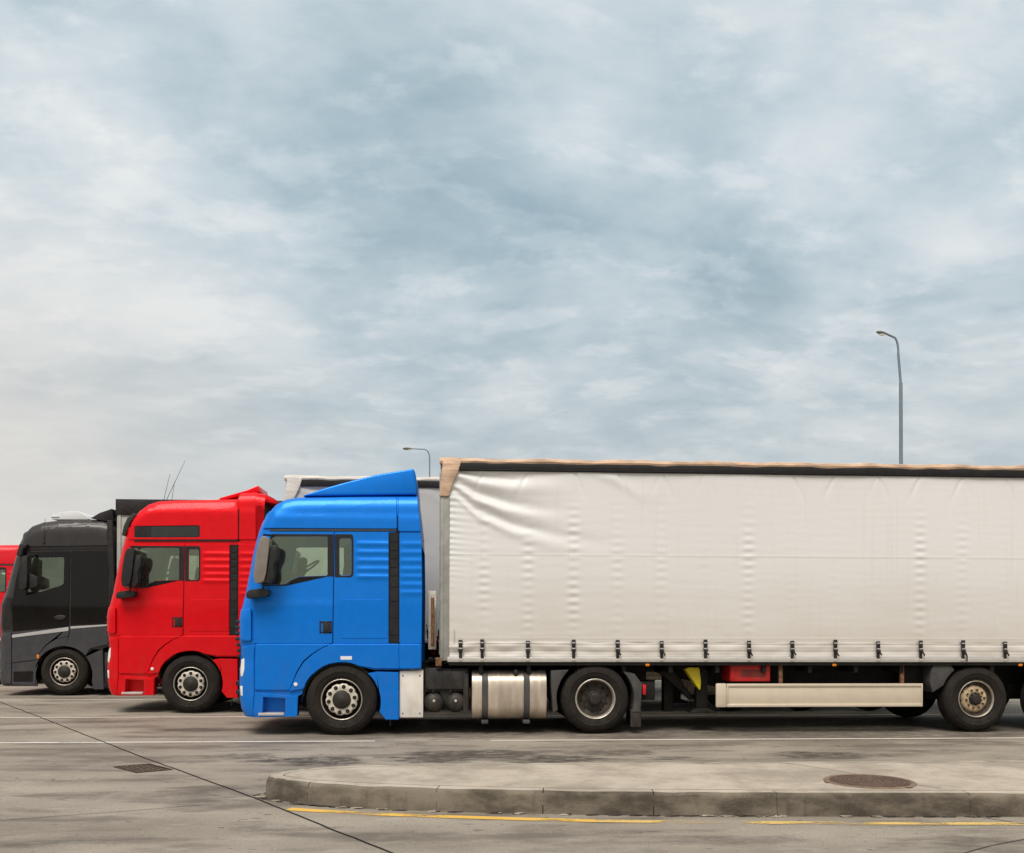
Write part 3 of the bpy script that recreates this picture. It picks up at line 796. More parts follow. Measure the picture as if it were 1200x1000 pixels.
        box(b_, q_[0][0], q_[1][0], *((yo, yo + .2) if s == 0 else (CABW - yo - .2, CABW - yo)), q_[2][1] + .004, q_[0][1] + .004, .004)
        link('step_plate', b_, 'alu', so)
    # bumper corner, deflector
    bump_ = [(44, 660), (86, 657), (83, 700), (84, 820), (78, 905), (56, 903), (44, 880), (38, 842), (36, 792), (40, 742), (47, 700)]
    panel('bumper_corner', bump_, out=.02)
    panel('wind_deflector', [(37, 528), (74, 526), (74, 638), (36, 638)], out=.045, thick=.04, rnd=.03)
    for s in (0, 1):
        hl = B(); sheet(rounded(PL([(37, 706), (50, 702), (50, 740), (44, 765), (37, 765)]), .01, 2), disp, .028, .02, (), .05, .003, s, bm=hl)
        fg = sheet(rounded(PL([(35, 800), (44, 800), (44, 834), (38, 834)]), .01, 2), disp, .028, .02, (), .05, .003, s)
        link('fog_lamp', fg, 'whitelens', parent, recalc=False)
        link('headlight', hl, 'whitelens', parent, recalc=False)
        mkk = B(); c2 = PL([(233, 794)])[0]; lathe(mkk, [(.0005, -.052), (.022, -.050), (.028, -.042), (.030, -.028)], c2[0], c2[1], 20)
        if s:
            for v in mkk.verts: v.co.y = CABW - v.co.y
        link('marker_lamp', mkk, 'whitelens', parent)
    if kind == 'low':
        q_ = PL([(392, 694), (432, 694), (432, 706), (392, 706)])
        link('sticker', sheet(q_, disp, .040, .005, (), 0, .001, 0), 'label', parent, recalc=False)
    # grille, visor on the front face
    fx = lambda z: interp(z, sorted([(z_, x_) for x_, z_ in front]))
    gb = B()
    for v0 in range(0, 7):
        z0 = L(40, 700)[1] + dz - .02 + v0 * .085 * 1.0
        xx = fx(z0) - .082
        box(gb, xx - .02, xx + .06, .42, CABW - .42, z0, z0 + .05, .012)
    for k in range(3):
        z0 = L(40, 870)[1] + dz + k * .13; box(gb, fx(z0) - .09, fx(z0) + .02, .40, CABW - .40, z0, z0 + .07, .012)
    link('grille', gb, 'plastic', parent)
    if kind != 'low':
        vb = B(); prism(vb, [LR(u, v) for u, v in ((97, 280), (104, 245), (118, 214), (142, 196), (153, 200), (132, 228), (118, 262), (110, 284))], .12, CABW - .12, .01)
        link('sun_visor', vb, 'glassroof', parent)
    # wipers
    # mirrors (near side sits 0.25 m closer to the camera)
    for s in (0, 1):
        dy = -.22
        mx_ = 0 if kind == 'low' else .10
        f = lambda pts: [(x + mx_, z + dz) for x, z in (L(u, v, dy) for u, v in pts)]
        mb = B(); prism(mb, rounded(f([(112, 274), (128, 270), (146, 280), (140, 335), (132, 400), (124, 432), (92, 438), (88, 405), (94, 350), (103, 300)]), .04, 3), -.36, -.13, .028, seg=3)
        if s:
            for v in mb.verts: v.co.y = CABW - v.co.y
        mo = link('mirror', mb, 'mirror' if mat == 'blue' else 'plastic', parent)
        sb = B(); prism(sb, rounded(f([(147, 303), (168, 300), (175, 315), (170, 350), (158, 372), (160, 415), (150, 436), (130, 438), (134, 400), (142, 335)]), .03, 2), -.33, -.16, .015)
        q_ = f([(150, 310), (168, 400)])
        tube(sb, [(f([(118, 262)])[0][0], -.2, f([(118, 262)])[0][1]), (f([(150, 258)])[0][0], .06, f([(150, 262)])[0][1])], .014)
        tube(sb, [(f([(118, 262)])[0][0], -.2, f([(118, 262)])[0][1]), (f([(122, 285)])[0][0], -.22, f([(122, 285)])[0][1])], .014)
        tube(sb, [(f([(115, 462)])[0][0], -.2, f([(115, 462)])[0][1]), (f([(118, 425)])[0][0], -.22, f([(118, 425)])[0][1])], .018)
        prism(sb, rounded(f([(58, 468), (70, 458), (108, 454), (134, 458), (136, 474), (128, 482), (60, 490), (56, 480)]), .02, 3), -.24, .07, .015)
        if s:
            for v in sb.verts: v.co.y = CABW - v.co.y
        link('mirror_arm', sb, 'plastic', mo)
    interior(parent, fx(2.1), L(670, 0)[0], L(0, 560)[1] + dz - .35)
    return disp


M['refl_ridge'] = mat_simple('reflection_ridge_dark', (.055, .045, .030), .95, var=.4, vscale=.05)  # dark tone of the ridge added only for reflections
M['glassroof'] = mat_simple('dark_smoked_glass', (.035, .04, .036), .12, var=.1)
def chassis(parent, x0, x1, zc=.98):
    bm = B()
    for y in (.80, 1.58):
        box(bm, x0, x1, y, y + .08, zc - .26, zc, .006)
    for x in [x0 + .1 + k * .7 for k in range(int((x1 - x0) / .7))]:
        box(bm, x, x + .1, .86, 1.6, zc - .22, zc - .06, .004)
    return bm


def tractor_rear(parent, f, cover='plastic'):
    """everything behind the cab, traced in plain photo pixels on the near plane (f)"""
    q = lambda px, py: f(px, py)
    xs = lambda px: q(px, 800)[0]; zs = lambda py, px=600: q(px, py)[1]
    x1 = xs(770)
    bm = chassis(parent, -1.2, x1)
    box(bm, -.3, .9, .7, 1.75, .62, 1.3, .05)               # engine and gearbox mass
    tube(bm, [(0, .25, .515), (0, 2.2, .515)], .07); cxd = q(698, 821)[0]
    tube(bm, [(cxd, .25, .515), (cxd, 2.2, .515)], .09); lathe(bm, [(.001, -.25), (.2, -.15), (.24, 0), (.2, .15), (.001, .25)], 1.23, .55, 16, axis='x') if False else None
    box(bm, cxd - .2, cxd + .2, 1.0, 1.45, .36, .74, .08)
    tube(bm, [(.6, 1.23, .72), (cxd, 1.23, .56)], .05)
    link('chassis', bm, 'chassis', parent)
    # fifth wheel
    bm = B(); box(bm, cxd - .35, cxd + .5, .85, 1.6, .98, 1.06, .02); box(bm, cxd - .15, cxd + .2, .8, 1.66, .9, 1.0, .01)
    link('fifth_wheel', bm, 'hub', parent)
    for s in (0, 1):
        my = (lambda b_: [setattr(v.co, 'y', CABW - v.co.y) for v in b_.verts]) if s else (lambda b_: None)
        b_ = B(); box(b_, xs(468), xs(496), .03, .55, zs(841), zs(786.5), .012)
        for (px, py) in ((472, 792), (492, 792), (472, 836), (492, 836)): disc(b_, xs(px), zs(py), .010, .022, 10, 1, .01)
        my(b_); link('battery_cover' if s == 0 else 'side_cover', b_, [cover, 'nut'], parent)
        # air tanks under a dark shroud
        b_ = B(); box(b_, xs(497), xs(549), .12, .60, zs(812), zs(784), .02); box(b_, xs(499), xs(546), .05, .14, zs(808), zs(787), .01)
        for px in (507, 527):
            box(b_, xs(px), xs(px) + .02, .045, .06, zs(812), zs(786), .004)
        prism(b_, [(xs(512), zs(806)), (xs(532), zs(806)), (xs(523), zs(826))], .10, .16, .006)
        box(b_, xs(543), xs(549), .03, .10, zs(836), zs(790), .006)
        my(b_); link('air_tank_bracket', b_, 'plastic', parent)
        for px in (508.5, 534):
            b_ = B(); cx_, cz_ = q(px, 824); lathe(b_, [(.0005, .02), (.05, .022), (.10, .04), (.135, .075), (.15, .13), (.15, .60), (.12, .66), (.0005, .69)], cx_, cz_, 28)
            disc(b_, cx_, cz_ + .03, .02, .014, 10, 1, .02)
            my(b_); link('air_tank', b_, ['plastic', 'cream'], parent)
        # fuel tank: rounded box lying along x
        tx0, tx1, tz0, tz1 = xs(553), xs(641), zs(844), zs(786.5)
        sec = rounded([(.015, tz0), (.66, tz0), (.66, tz1), (.015, tz1)], .27, 8)
        b_ = B(); t = B(); rings = []
        for xx, ins in ((tx0 + .012, .03), (tx0, .012), (tx0 + .006, 0.0), (tx0 + .03, .0), (tx1 - .03, 0), (tx1 - .006, 0), (tx1, .012), (tx1 - .012, .03)):
            cy, cz2 = .34, (tz0 + tz1) / 2
            rings.append([t.verts.new((xx, cy + (y - cy) * (1 - ins / .3), cz2 + (z - cz2) * (1 - ins / .3))) for y, z in sec])
        for a, c in zip(rings, rings[1:]):
            for k in range(len(sec)): t.faces.new((a[k], a[(k + 1) % len(sec)], c[(k + 1) % len(sec)], c[k]))
        t.faces.new(rings[0]); t.faces.new(rings[-1]); merge(b_, t)
        my(b_); tk = link('fuel_tank', b_, 'tank', parent)
        for px in (568.5, 617.5):
            b_ = B(); t = B(); xc = xs(px); rg = []
            so = [(.34 + (y - .34) * 1.025, (tz0 + tz1) / 2 + (z - (tz0 + tz1) / 2) * 1.04) for y, z in sec]
            for xx in (xc - .045, xc + .045): rg.append([t.verts.new((xx, y, z)) for y, z in so])
            for k in range(len(sec)): t.faces.new((rg[0][k], rg[0][(k + 1) % len(sec)], rg[1][(k + 1) % len(sec)], rg[1][k]))
            t.faces.new(rg[0]); t.faces.new(rg[1]); merge(b_, t)
            box(b_, xc - .05, xc + .05, .05, .5, tz0 - .06, tz0 - .005, .01)
            my(b_); link('tank_strap', b_, 'guardplastic', tk)
        b_ = B(); cpx = xs(605); lathe(b_, [(.0005, tz1 + .015), (.035, tz1 + .015), (.042, tz1 + .005), (.042, tz1 - .05), (.03, tz1 - .09)], cpx, .10, 20, axis='z')
        my(b_); link('tank_cap', b_, 'nut', tk)
        # rear wheel and guards
        cz = .515
        wheel(parent, cxd, cz, .02 if s == 0 else CABW - .02, 'drive', .50, s, phase=.2, dual=True)
        b_ = B()
        a0 = arc(cxd, cz, .575, 205, 118, 10); xt = xs(646)
        prism(b_, [(xt + .03, zs(836))] + [(max(x, xt + .09) if z < .5 else x, z) for x, z in a0[1:]] + [(xs(676), zs(785)), (xt, zs(786)), (xt - .0, zs(800))], .02, .55, .008)
        a1 = arc(cxd, cz, .575, 62, -20, 10)
        prism(b_, [(xs(726), zs(785))] + a1 + [(xs(751), zs(835)), (xs(753), zs(802)), (xs(744), zs(790))], .02, .55, .008)
        a2 = arc(cxd, cz, .60, 62, 118, 8); a3 = arc(cxd, cz, .575, 118, 62, 8)
        prism(b_, a2 + a3, .03, .6, .004)
        my(b_); link('mudguard', b_, 'guardplastic', parent)
        b_ = B(); box(b_, xs(742), xs(742) + .03, .04, .58, zs(853), zs(830), .006); box(b_, xs(741) - .02, xs(752), .03, .06, zs(853), zs(832), .006)
        my(b_); link('mud_flap', b_, 'plastic', parent)
        b_ = B(); box(b_, xs(754), xs(758), .05, .14, zs(815), zs(803), .01); box(b_, xs(752), xs(770), .14, .5, zs(822), zs(800), .01, mi=1)
        my(b_); link('tail_lamp', b_, ['redlens', 'chassis'], parent)
    # low linkage between cab and trailer: hoses, catwalk
    b_ = B(); box(b_, xs(500), xs(640), .75, 1.7, 1.02, 1.06, .01)
    link('catwalk', b_, 'hub', parent)
    for k, (yy, mm, sag) in enumerate(((.9, 'chassis', .0), (1.1, 'redlens', .05), (1.3, 'chassis', .1))):
        b_ = B(); pts = []
        for i in range(90):
            t_ = i / 89; a = t_ * 2 * math.pi * 12
            pts.append((xs(497) + .02 + (xs(513) - xs(497)) * t_ , yy + .03 * math.sin(a), 1.55 - sag - .35 * math.sin(math.pi * t_) + .035 * math.cos(a)))
        tube(b_, pts, .009, 5); link('coiled_hose', b_, mm, parent)
    b_ = B(); tube(b_, [(xs(457), .12, .12), (xs(457), .12, .45)], .010, 6); link('strap_end', b_, 'nut', parent)


# ================================================================== trailers
def curtain_bm(X0, X1, Z0, Z1, disp, nx, nz):
    t = B(); rows = []
    for j in range(nz + 1):
        z = Z0 + (Z1 - Z0) * j / nz
        rows.append([t.verts.new((X0 + (X1 - X0) * i / nx, disp(X0 + (X1 - X0) * i / nx, z), z)) for i in range(nx + 1)])
    for j in range(nz):
        for i in range(nx): t.faces.new((rows[j][i], rows[j][i + 1], rows[j + 1][i + 1], rows[j + 1][i]))
    return t


def trailer(name, label, X0, Yn, f, lift=0.0, main=True, tarp='tarp', cap='cap', railz=None, group=None, xcap=None):
    """X0: world x of the front; f(px,py): photo pixel on the near plane of the MAIN trailer -> (x rel. X0, z)"""
    T = thing(name, label, 'trailer', (X0, Yn, 0), group)
    Wd = 2.5; LEN = 13.62
    zs = lambda py, px=560: f(px, py)[1] + lift
    xs = lambda px: f(px, 760)[0]
    zb = zs(776); z_r0 = zs(770); z_top = zs(552.6); z_cap = zs(537.5)
    cx0 = xs(526)
    rnd = random.Random(3)
    cols = [xs(px) for px in (567, 618.5, 672, 723.5, 775)]
    step = (cols[-1] - cols[0]) / 4; bk0 = cols[-1]
    while cols[-1] + step < LEN - .3: cols.append(cols[-1] + step)
    colamp = [.6, .7, .85, .4, .32, .08, .65, .08, .10, .06, .75, .35, .12, .1, .3] + [.3] * 10
    zw = zs(650); zst = zs(748); zh = zs(753)
    folds = [  # polyline px,py ; width, amplitude (out toward the camera = positive)
        ([(534, 551), (560, 556), (600, 561), (630, 557)], .045, -.030),
        ([(533, 556), (560, 566), (600, 573), (640, 572)], .06, .030),
        ([(532, 562), (560, 578), (600, 590), (640, 597)], .055, -.032),
        ([(532, 568), (556, 585), (590, 598), (625, 605)], .05, .028),
        ([(532, 574), (556, 596), (600, 614), (650, 626), (700, 636)], .055, -.026),
        ([(534, 582), (560, 606), (600, 624), (650, 640)], .05, .018),
        ([(690, 553), (720, 562), (750, 580)], .06, .012),
    ]
    fl = []
    for pts, wd, am in folds:
        fl.append(([(f(px, py)[0], f(px, py)[1] + lift) for px, py in pts], wd, am))
    sn = [rnd.random() * 6.28 for _ in range(40)]
    def disp(x, z):
        h = 0.0
        # billow
        h += .012 * math.sin(x * .9 + 1) * math.sin((z - zb) * 1.15) + .006 * math.sin(x * 2.3 + z * 1.1)
        # pillar bumps
        if zh < z < z_top:
            k = min(range(len(cols)), key=lambda i: abs(cols[i] - x)); dx = x - cols[k]
            if abs(dx) < .3:
                env = math.exp(-(dx / .085) ** 2); a = colamp[k]
                zl = (z - zb) / (z_top - zb)
                ev = max(0, math.sin(math.pi * min(1, max(0, (zl - .12) / .75)))) ** .6
                m_ = .45 + .55 * math.sin(z * 2.9 + sn[k]) ** 2
                h += .0075 * a * env * ev * m_ * math.cos(2 * math.pi * z / .125 + sn[k] + .8 * math.sin(z * 3 + k))
                # V pull-folds below the hooks
                dt = z_top - z
                if dt < .42:
                    for s_ in (-1, 1):
                        h -= .011 * math.exp(-((dx - s_ * (.015 + dt * .42)) / (.02 + dt * .08)) ** 2) * (1 - dt / .42) * (.5 + .5 * math.sin(sn[k + 3] + s_ * 2))
                h += .006 * math.exp(-(dx / .2) ** 2) * math.exp(-dt / .15)
        # big drag folds at the front upper corner
        for pts, wd, am in fl:
            if pts[0][0] - .15 <= x <= pts[-1][0] + .5:
                zc = interp(x, pts); t_ = (x - pts[0][0]) / (pts[-1][0] + .45 - pts[0][0])
                t_ = min(1, max(0, t_)); e = math.sin(math.pi * min(1, .12 + t_ * .88)) if t_ > .3 else .55 + .45 * t_ / .3
                if t_ > .3: e = max(0, 1 - (t_ - .3) / .7) ** 1.1
                h += am * 1.15 * e * math.exp(-((z - zc) / (wd * (1 + t_))) ** 2)
        # tight wrinkles at the front edge
        e = math.exp(-(x - cx0) / .16)
        if e > .02: h += .0055 * e * math.sin(2 * math.pi * z / .085 + 1.6 * math.sin(z * 5) + x * 6) * (.5 + .5 * math.sin(z * 2.1 + 1))
        # faint horizontal ripples, fading to the right
        h += .0007 * math.exp(-(x - cx0) / 3.0) * math.sin(2 * math.pi * z / .21 + 1.2 * math.sin(x * 1.7) + 2 * math.sin(x * .6)) * (1 if z < z_top - .6 else .3)
        h += .0002 * math.sin(2 * math.pi * z / .11 + 2.2 * math.sin(x * 1.1 + 1)) * math.sin(x * 2.1 + z * 3)
        # weld seam and stitch line
        h += .0022 * math.exp(-((z - zw) / .010) ** 2) - .002 / (1 + math.exp((z - zw) * 400))
        if abs(z - zst) < .04: h += .004 * math.exp(-((z - zst) / .013) ** 2) * (.55 + .45 * math.sin(2 * math.pi * x / .068))
        # slack skirt between buckles
        if z < zh:
            w_ = (zh - z) / (zh - zb); amp = .005 + .014 * math.exp(-(x - cx0) / 2.5)
            ph = math.cos(2 * math.pi * (x - bk0) / step)
            h += amp * math.sin(w_ * 8.2 + 1.1 * math.sin(x * 1.3) + .6 * ph) * (.65 - .35 * ph)
            for zl, am_ in ((zh - .035, .007), (zh - .135, .006)): h -= am_ * math.exp(-((z - zl - .012 * math.exp(-(x - cx0) / 4) * math.sin(x * 2.2 + zl * 9)) / .009) ** 2)
            h -= .012 * math.exp(-(abs((x - bk0 + step / 2) % step - step / 2) / .035) ** 2)
        return .012 - h
    nx, nz = (1150, 250) if main else (160, 40)
    bm = curtain_bm(cx0, LEN, z_r0 + .004, z_top + .02, disp, nx, nz)
    link('side_curtain', bm, tarp, T, recalc=False, smooth=0)
    T.children[0].data.polygons.foreach_set('use_smooth', [True] * len(T.children[0].data.polygons))
    bm = curtain_bm(cx0, LEN, z_r0 + .004, z_top + .02, lambda x, z: Wd - .012, 20, 8); link('side_curtain', bm, tarp, T, smooth=0)
    # roof sheet
    bm = B(); box(bm, .03, LEN, .05, Wd - .05, z_cap - .06, z_cap - .02, .01)
    box(bm, LEN - .04, LEN, .02, Wd - .02, zb, z_cap - .03, .01)
    link('roof_and_doors', bm, tarp, T)
    # dark top rails + cap tarpaulin edges
    for s in (0, 1):
        bm = B(); y0, y1 = (.0, .08) if s == 0 else (Wd - .08, Wd)
        yy = -.02 if s == 0 else Wd - .05
        box(bm, xs(538) if main else xs(538), LEN, yy, yy + .07, z_top + .005, z_cap - .06, .006)
        box(bm, xs(538), LEN, yy - .008 if s == 0 else yy + .07, yy if s == 0 else yy + .078, z_top + .02, z_top + .03, .002)
        link('top_rail', bm, 'rail', T)
        # lumpy rolled edge of the cap sheet
        pts = []; n_ = 260; rr = []
        for i in range(n_ + 1):
            x = .02 + (LEN - .02) * i / n_
            w_ = .5 + .5 * math.sin(x * 7.3) * math.sin(x * 2.9 + 1)
            pts.append((x, (.0 if s == 0 else Wd) + (.02 if s == 0 else -.02), z_cap - .044 + .006 * math.sin(x * 5.1) + .003 * math.sin(x * 13))); rr.append(.046 + .007 * w_)
        bm = B(); tube(bm, pts, rr, 8)
        for v in bm.verts: v.co.y += 0
        link('cap_edge', bm, cap, T)
        bm = B(); pr = [f(u, v) for u, v in ((519, 539), (541, 540), (537, 553), (529, 570), (526, 582), (514.5, 582), (517, 560))]
        pr = [(x, z + lift) for x, z in pr]
        prism(bm, rounded(pr, .02, 2), -.035 if s == 0 else Wd - .01, .02 if s == 0 else Wd + .035, .01); link('corner_flap', bm, cap, T)
        # corner post
        bm = B(); px0, px1 = xs(514), xs(526.5)
        box(bm, px0 + .02, px1, (-.008 if s == 0 else Wd - .07), (.07 if s == 0 else Wd + .008), zb + .02, z_cap - .3, .012)
        box(bm, px0 + .035, px0 + .07, (-.016 if s == 0 else Wd), (.0 if s == 0 else Wd + .016), zb + .05, z_cap - .5, .005)
        link('corner_post', bm, 'postgrey', T)
        # aluminium bottom rail
        bm = B(); yy = -.016 if s == 0 else Wd - .05
        box(bm, cx0 - .02, LEN, yy, yy + .066, zb, z_r0, .006)
        box(bm, cx0 + .0, LEN, yy + .02, yy + .06, zb - .05, zb, .004, mi=1)
        link('side_rail', bm, ['alu', 'chassis'], T)
    # head board
    bm = B(); box(bm, .035, .075, .06, Wd - .06, zb + .0, z_cap - .05, .008)
    for k in range(9): box(bm, .02, .04, .15 + k * .26, .19 + k * .26, zb + .1, z_cap - .2, .006)
    link('headboard', bm, 'postgrey', T)
    if main:
        bm = B(); pr = [f(u, v) for u, v in ((503, 692), (511, 690), (512, 762), (503, 760))]
        box(bm, -.14, -.02, .25, .34, pr[2][1], pr[0][1], .01, mi=0); box(bm, -.10, -.05, .10, .16, pr[2][1] + .05, pr[0][1] - .1, .01, mi=1)
        tube(bm, [(-.08, .04, pr[0][1] - .12), (-.06, .02, (pr[0][1] + pr[2][1]) / 2), (-.08, .04, pr[2][1] + .08)], .018, 6, mi=1)
        box(bm, -.03, .06, -.015, .10, zb - .06, zb + .06, .012, mi=1)
        link('front_bracket', bm, ['capwhite', 'rust'], T)
        bm = B(); tube(bm, [(xs(541.5) - .12, -.012, zs(752)), (xs(541.5) - .12, -.022, zs(737))], .008, 6)
        link('curtain_pole_end', bm, 'capwhite', T)
    # buckles
    bks = [xs(539.6), cols[0] + .0] + cols[1:]
    bks[1] = xs(565)
    for i, x in enumerate(bks):
        if not main and i > 14: break
        bm = B(); zt, z_b = zs(751), zs(773.5)
        jit = .012 * math.sin(i * 2.3); w_ = .029
        box(bm, x - w_, x + w_, -.034, -.012, zt - .10 + jit, zt + .012 + jit, .006, mi=0)
        box(bm, x - w_ * .75, x + w_ * .75, -.030, -.012, z_b + .02, zt - .08, .004, mi=0)
        box(bm, x - w_ * 1.15, x + w_ * 1.15, -.046, -.018, zt - .165 + jit, zt - .115 + jit, .008, mi=0)
        box(bm, x - w_ * .8, x + w_ * .8, -.04, -.03, zt - .035, zt - .02, .003, mi=1); box(bm, x - w_ * .9, x + w_ * .9, -.05, -.04, zt - .118, zt - .104, .003, mi=1)
        if i > 3: tube(bm, [(x + .005, -.045, zt - .14), (x + .02 + .008 * (i % 3), -.06, zt - .19), (x + .045, -.05, zt - .20 - .015 * (i % 2))], [.012, .013, .010], 6, mi=0)
        if i == 12: tube(bm, [(x + .02, -.05, zt - .15), (x + .045, -.055, zt - .22), (x + .05, -.045, zt - .30)], [.014, .012, .010], 6, mi=0)
        box(bm, x - w_ * .9, x + w_ * .9, -.036, -.014, z_b - .012, z_b + .02, .004, mi=1)
        link('buckle_strap', bm, ['plastic', 'alu'], T)
    # floor and chassis
    bm = B(); box(bm, .08, LEN - .05, .06, Wd - .06, zb - .03, zb + .03, .006)
    for y in (.66, 1.74):
        box(bm, .3, 3.4, y, y + .10, zb - .18, zb - .02, .006)
        prism(bm, [(3.3, zb - .03), (3.3, zb - .18), (4.3, zb - .42), (LEN - .3, zb - .42), (LEN - .3, zb - .03)], y, y + .10, .006)
    for k in range(19): box(bm, .6 + k * .7, .66 + k * .7, .05, Wd - .05, zb - .16, zb - .03, .004)
    link('trailer_frame', bm, 'chassis', T)
    for s in (0, 1):
        my = (lambda b_: [setattr(v.co, 'y', Wd - v.co.y) for v in b_.verts]) if s else (lambda b_: None)
        # landing leg
        if main or s == 0:
            bm = B(); xl = xs(829)
            box(bm, xl - .085, xl + .085, .30, .46, zs(836), zb - .02, .01); box(bm, xl - .06, xl + .06, .32, .44, .33, zs(830), .006)
            prism(bm, [(xl - .19, .28), (xl + .21, .28), (xl + .20, .30), (xl + .10, .35), (xl - .09, .35), (xl - .18, .30)], .26, .5, .006)
            tube(bm, [(xl + .06, .3, zb - .1), (xl + .0, .12, zb - .14)], .015)
            my(bm); link('landing_leg', bm, 'chassis', T)
        # side guard
        bm = B(); gx0, gx1 = xs(839.5), xs(1082); gz1, gz0 = zs(801.5, 850), zs(829, 850)
        box(bm, gx0 + .16, gx1, .03, .05, gz0 + .02, gz1 - .02, .003)
        box(bm, gx0 + .16, gx1, .012, .05, gz1 - .045, gz1, .008); box(bm, gx0 + .16, gx1, .012, .05, gz0, gz0 + .045, .008)
        box(bm, gx0, gx0 + .158, .008, .06, gz0 - .004, gz1 + .004, .02)
        box(bm, gx0 + .17, gx0 + .185, .008, .03, gz0 + .03, gz1 - .03, .003); box(bm, gx1 - .02, gx1, .010, .05, gz0, gz1, .004)
        my(bm); sg = link('side_guard', bm, 'guard', T)
        for px in (915, 1058):
            bm = B(); box(bm, xs(px), xs(px) + .055, .07, .13, gz1 - .1, zb - .02, .006)
            my(bm); link('guard_post', bm, 'rust', sg)
        # marker lamps
        for px in (759, 1977 if False else 978, 1196):
            bm = B(); box(bm, xs(px) - .03, xs(px) + .03, -.004, .02, zb - .06, zb - .025, .006); my(bm); link('marker_lamp', bm, 'orange', T)
        # wheels
        wx0 = f(1145.5, 820)[0]
        for k in range(3):
            wheel(T, wx0 + k * 1.31, .50, .03 if s == 0 else Wd - .03, 'trailer', .495, s, phase=.1 + k * .35)
            bm = B(); cx_ = wx0 + k * 1.31
            if k == 0:
                a0 = arc(cx_, .5, .55, 158, 128, 6)
                prism(bm, a0 + [(cx_ - .42, zb - .02), (cx_ - .66, zb - .02), (cx_ - .70, zb - .14), (cx_ - .72, zb - .30), (cx_ - .68, zs(812, 1120))], .03, .5, .01)
                my(bm); link('mudguard', bm, 'guardplastic', T)
    bm = B()
    for k in range(3):
        cx_ = f(1145.5, 820)[0] + k * 1.31; tube(bm, [(cx_, .2, .5), (cx_, 2.3, .5)], .075, 12); box(bm, cx_ - .5, cx_ + .1, .62, .76, .45, .7, .02); box(bm, cx_ - .5, cx_ + .1, 1.74, 1.88, .45, .7, .02)
    link('axle', bm, 'chassis', T)
    if main:
        # yellow wheel chock, its holder, red box, spare dark boxes
        bm = B(); pr = [f(u, v) for u, v in ((807, 785), (812, 783), (824, 783.5), (826, 800), (825, 811), (820, 804))]
        prism(bm, rounded(pr, .02, 2), .22, .40, .012); link('wheel_chock', bm, 'yellow', T)
        bm = B(); pr = [f(u, v) for u, v in ((780, 790), (790, 782), (800, 790), (822, 822), (818, 824), (806, 812))]
        prism(bm, pr, .45, .6, .01); box(bm, xs(790), xs(802), .7, .9, zs(840), zb - .05, .02); link('support_strut', bm, 'chassis', T)
        bm = B(); x0, x1 = xs(858), xs(905.5); box(bm, x0, x1, .10, .62, zs(799.5, 880), zs(778.5, 880), .018, mi=0)
        for k in range(5): box(bm, x0 + .16, x1 - .07, .093, .102, zs(796, 880) + .03 + k * .022, zs(796, 880) + .040 + k * .022, .002, mi=1)
        box(bm, x0 + .02, x0 + .05, .09, .104, zs(797, 880), zs(781, 880), .002, mi=0)
        link('fire_extinguisher_box', bm, ['redbox', 'rimdark'], T)
        bm = B(); box(bm, xs(930), xs(1050), .75, 1.7, .55, zb - .05, .03); box(bm, xs(1070), xs(1100), .3, .7, .6, zb - .05, .02)
        link('pallet_box', bm, 'chassis', T)
    return T


XT = P(513, 700, YB)[0]
fT = lambda px, py: (lambda a: (a[0] - XT, a[1]))(P(px, py, YB))
# ------------------------------------------------------------------ build trucks
blue = thing('tractor_unit', 'bright blue truck cab with wedge shaped roof spoiler, left of the long white trailer', 'truck', (XB, YB, 0))
cab_kind(blue, 'blue', LB, 0, 'low', .04)
wheel(blue, 0, .515, 0.0, 'front', .515, 0, phase=.16); wheel(blue, 0, .515, CABW, 'front', .515, 1)
tractor_rear(blue, LP, 'white')
trailer('semi_trailer', 'long dusty white curtain side trailer with brown stained roof edge, filling the right', XT, YB, fT, main=True)

red = thing('tractor_unit', 'red high roof truck cab with dark roof side window, between blue and black cabs', 'truck', (XR, YR, 0))
cab_kind(red, 'red', LB, .045, 'high', .05)
wheel(red, 0, .515, 0.0, 'front', .515, 0, phase=.3); wheel(red, 0, .515, CABW, 'front', .515, 1)
tractor_rear(red, LP)
XRT = P(332, 600, YR)[0]
zl = P(340, 558, YR)[1] - fT(530, 537.5)[1]
trailer('semi_trailer', 'pale grey curtain side trailer with whitish roof edge, showing above the blue cab', XRT, YR, fT, lift=zl, main=False, tarp='tarpgrey', cap='capwhite')

lred = thing('tractor_unit', 'red truck cab behind the black cab, cut off by the left edge', 'truck', (XL, YL, 0))
cab_kind(lred, 'redold', LB, 0, 'flat' if False else 'low', .07)
for o in [o for o in lred.children if o.name.startswith('roof_spoiler')]: bpy.data.objects.remove(o)
wheel(lred, 0, .515, 0.0, 'front', .515, 0); wheel(lred, 0, .515, CABW, 'front', .515, 1)
tractor_rear(lred, LP)


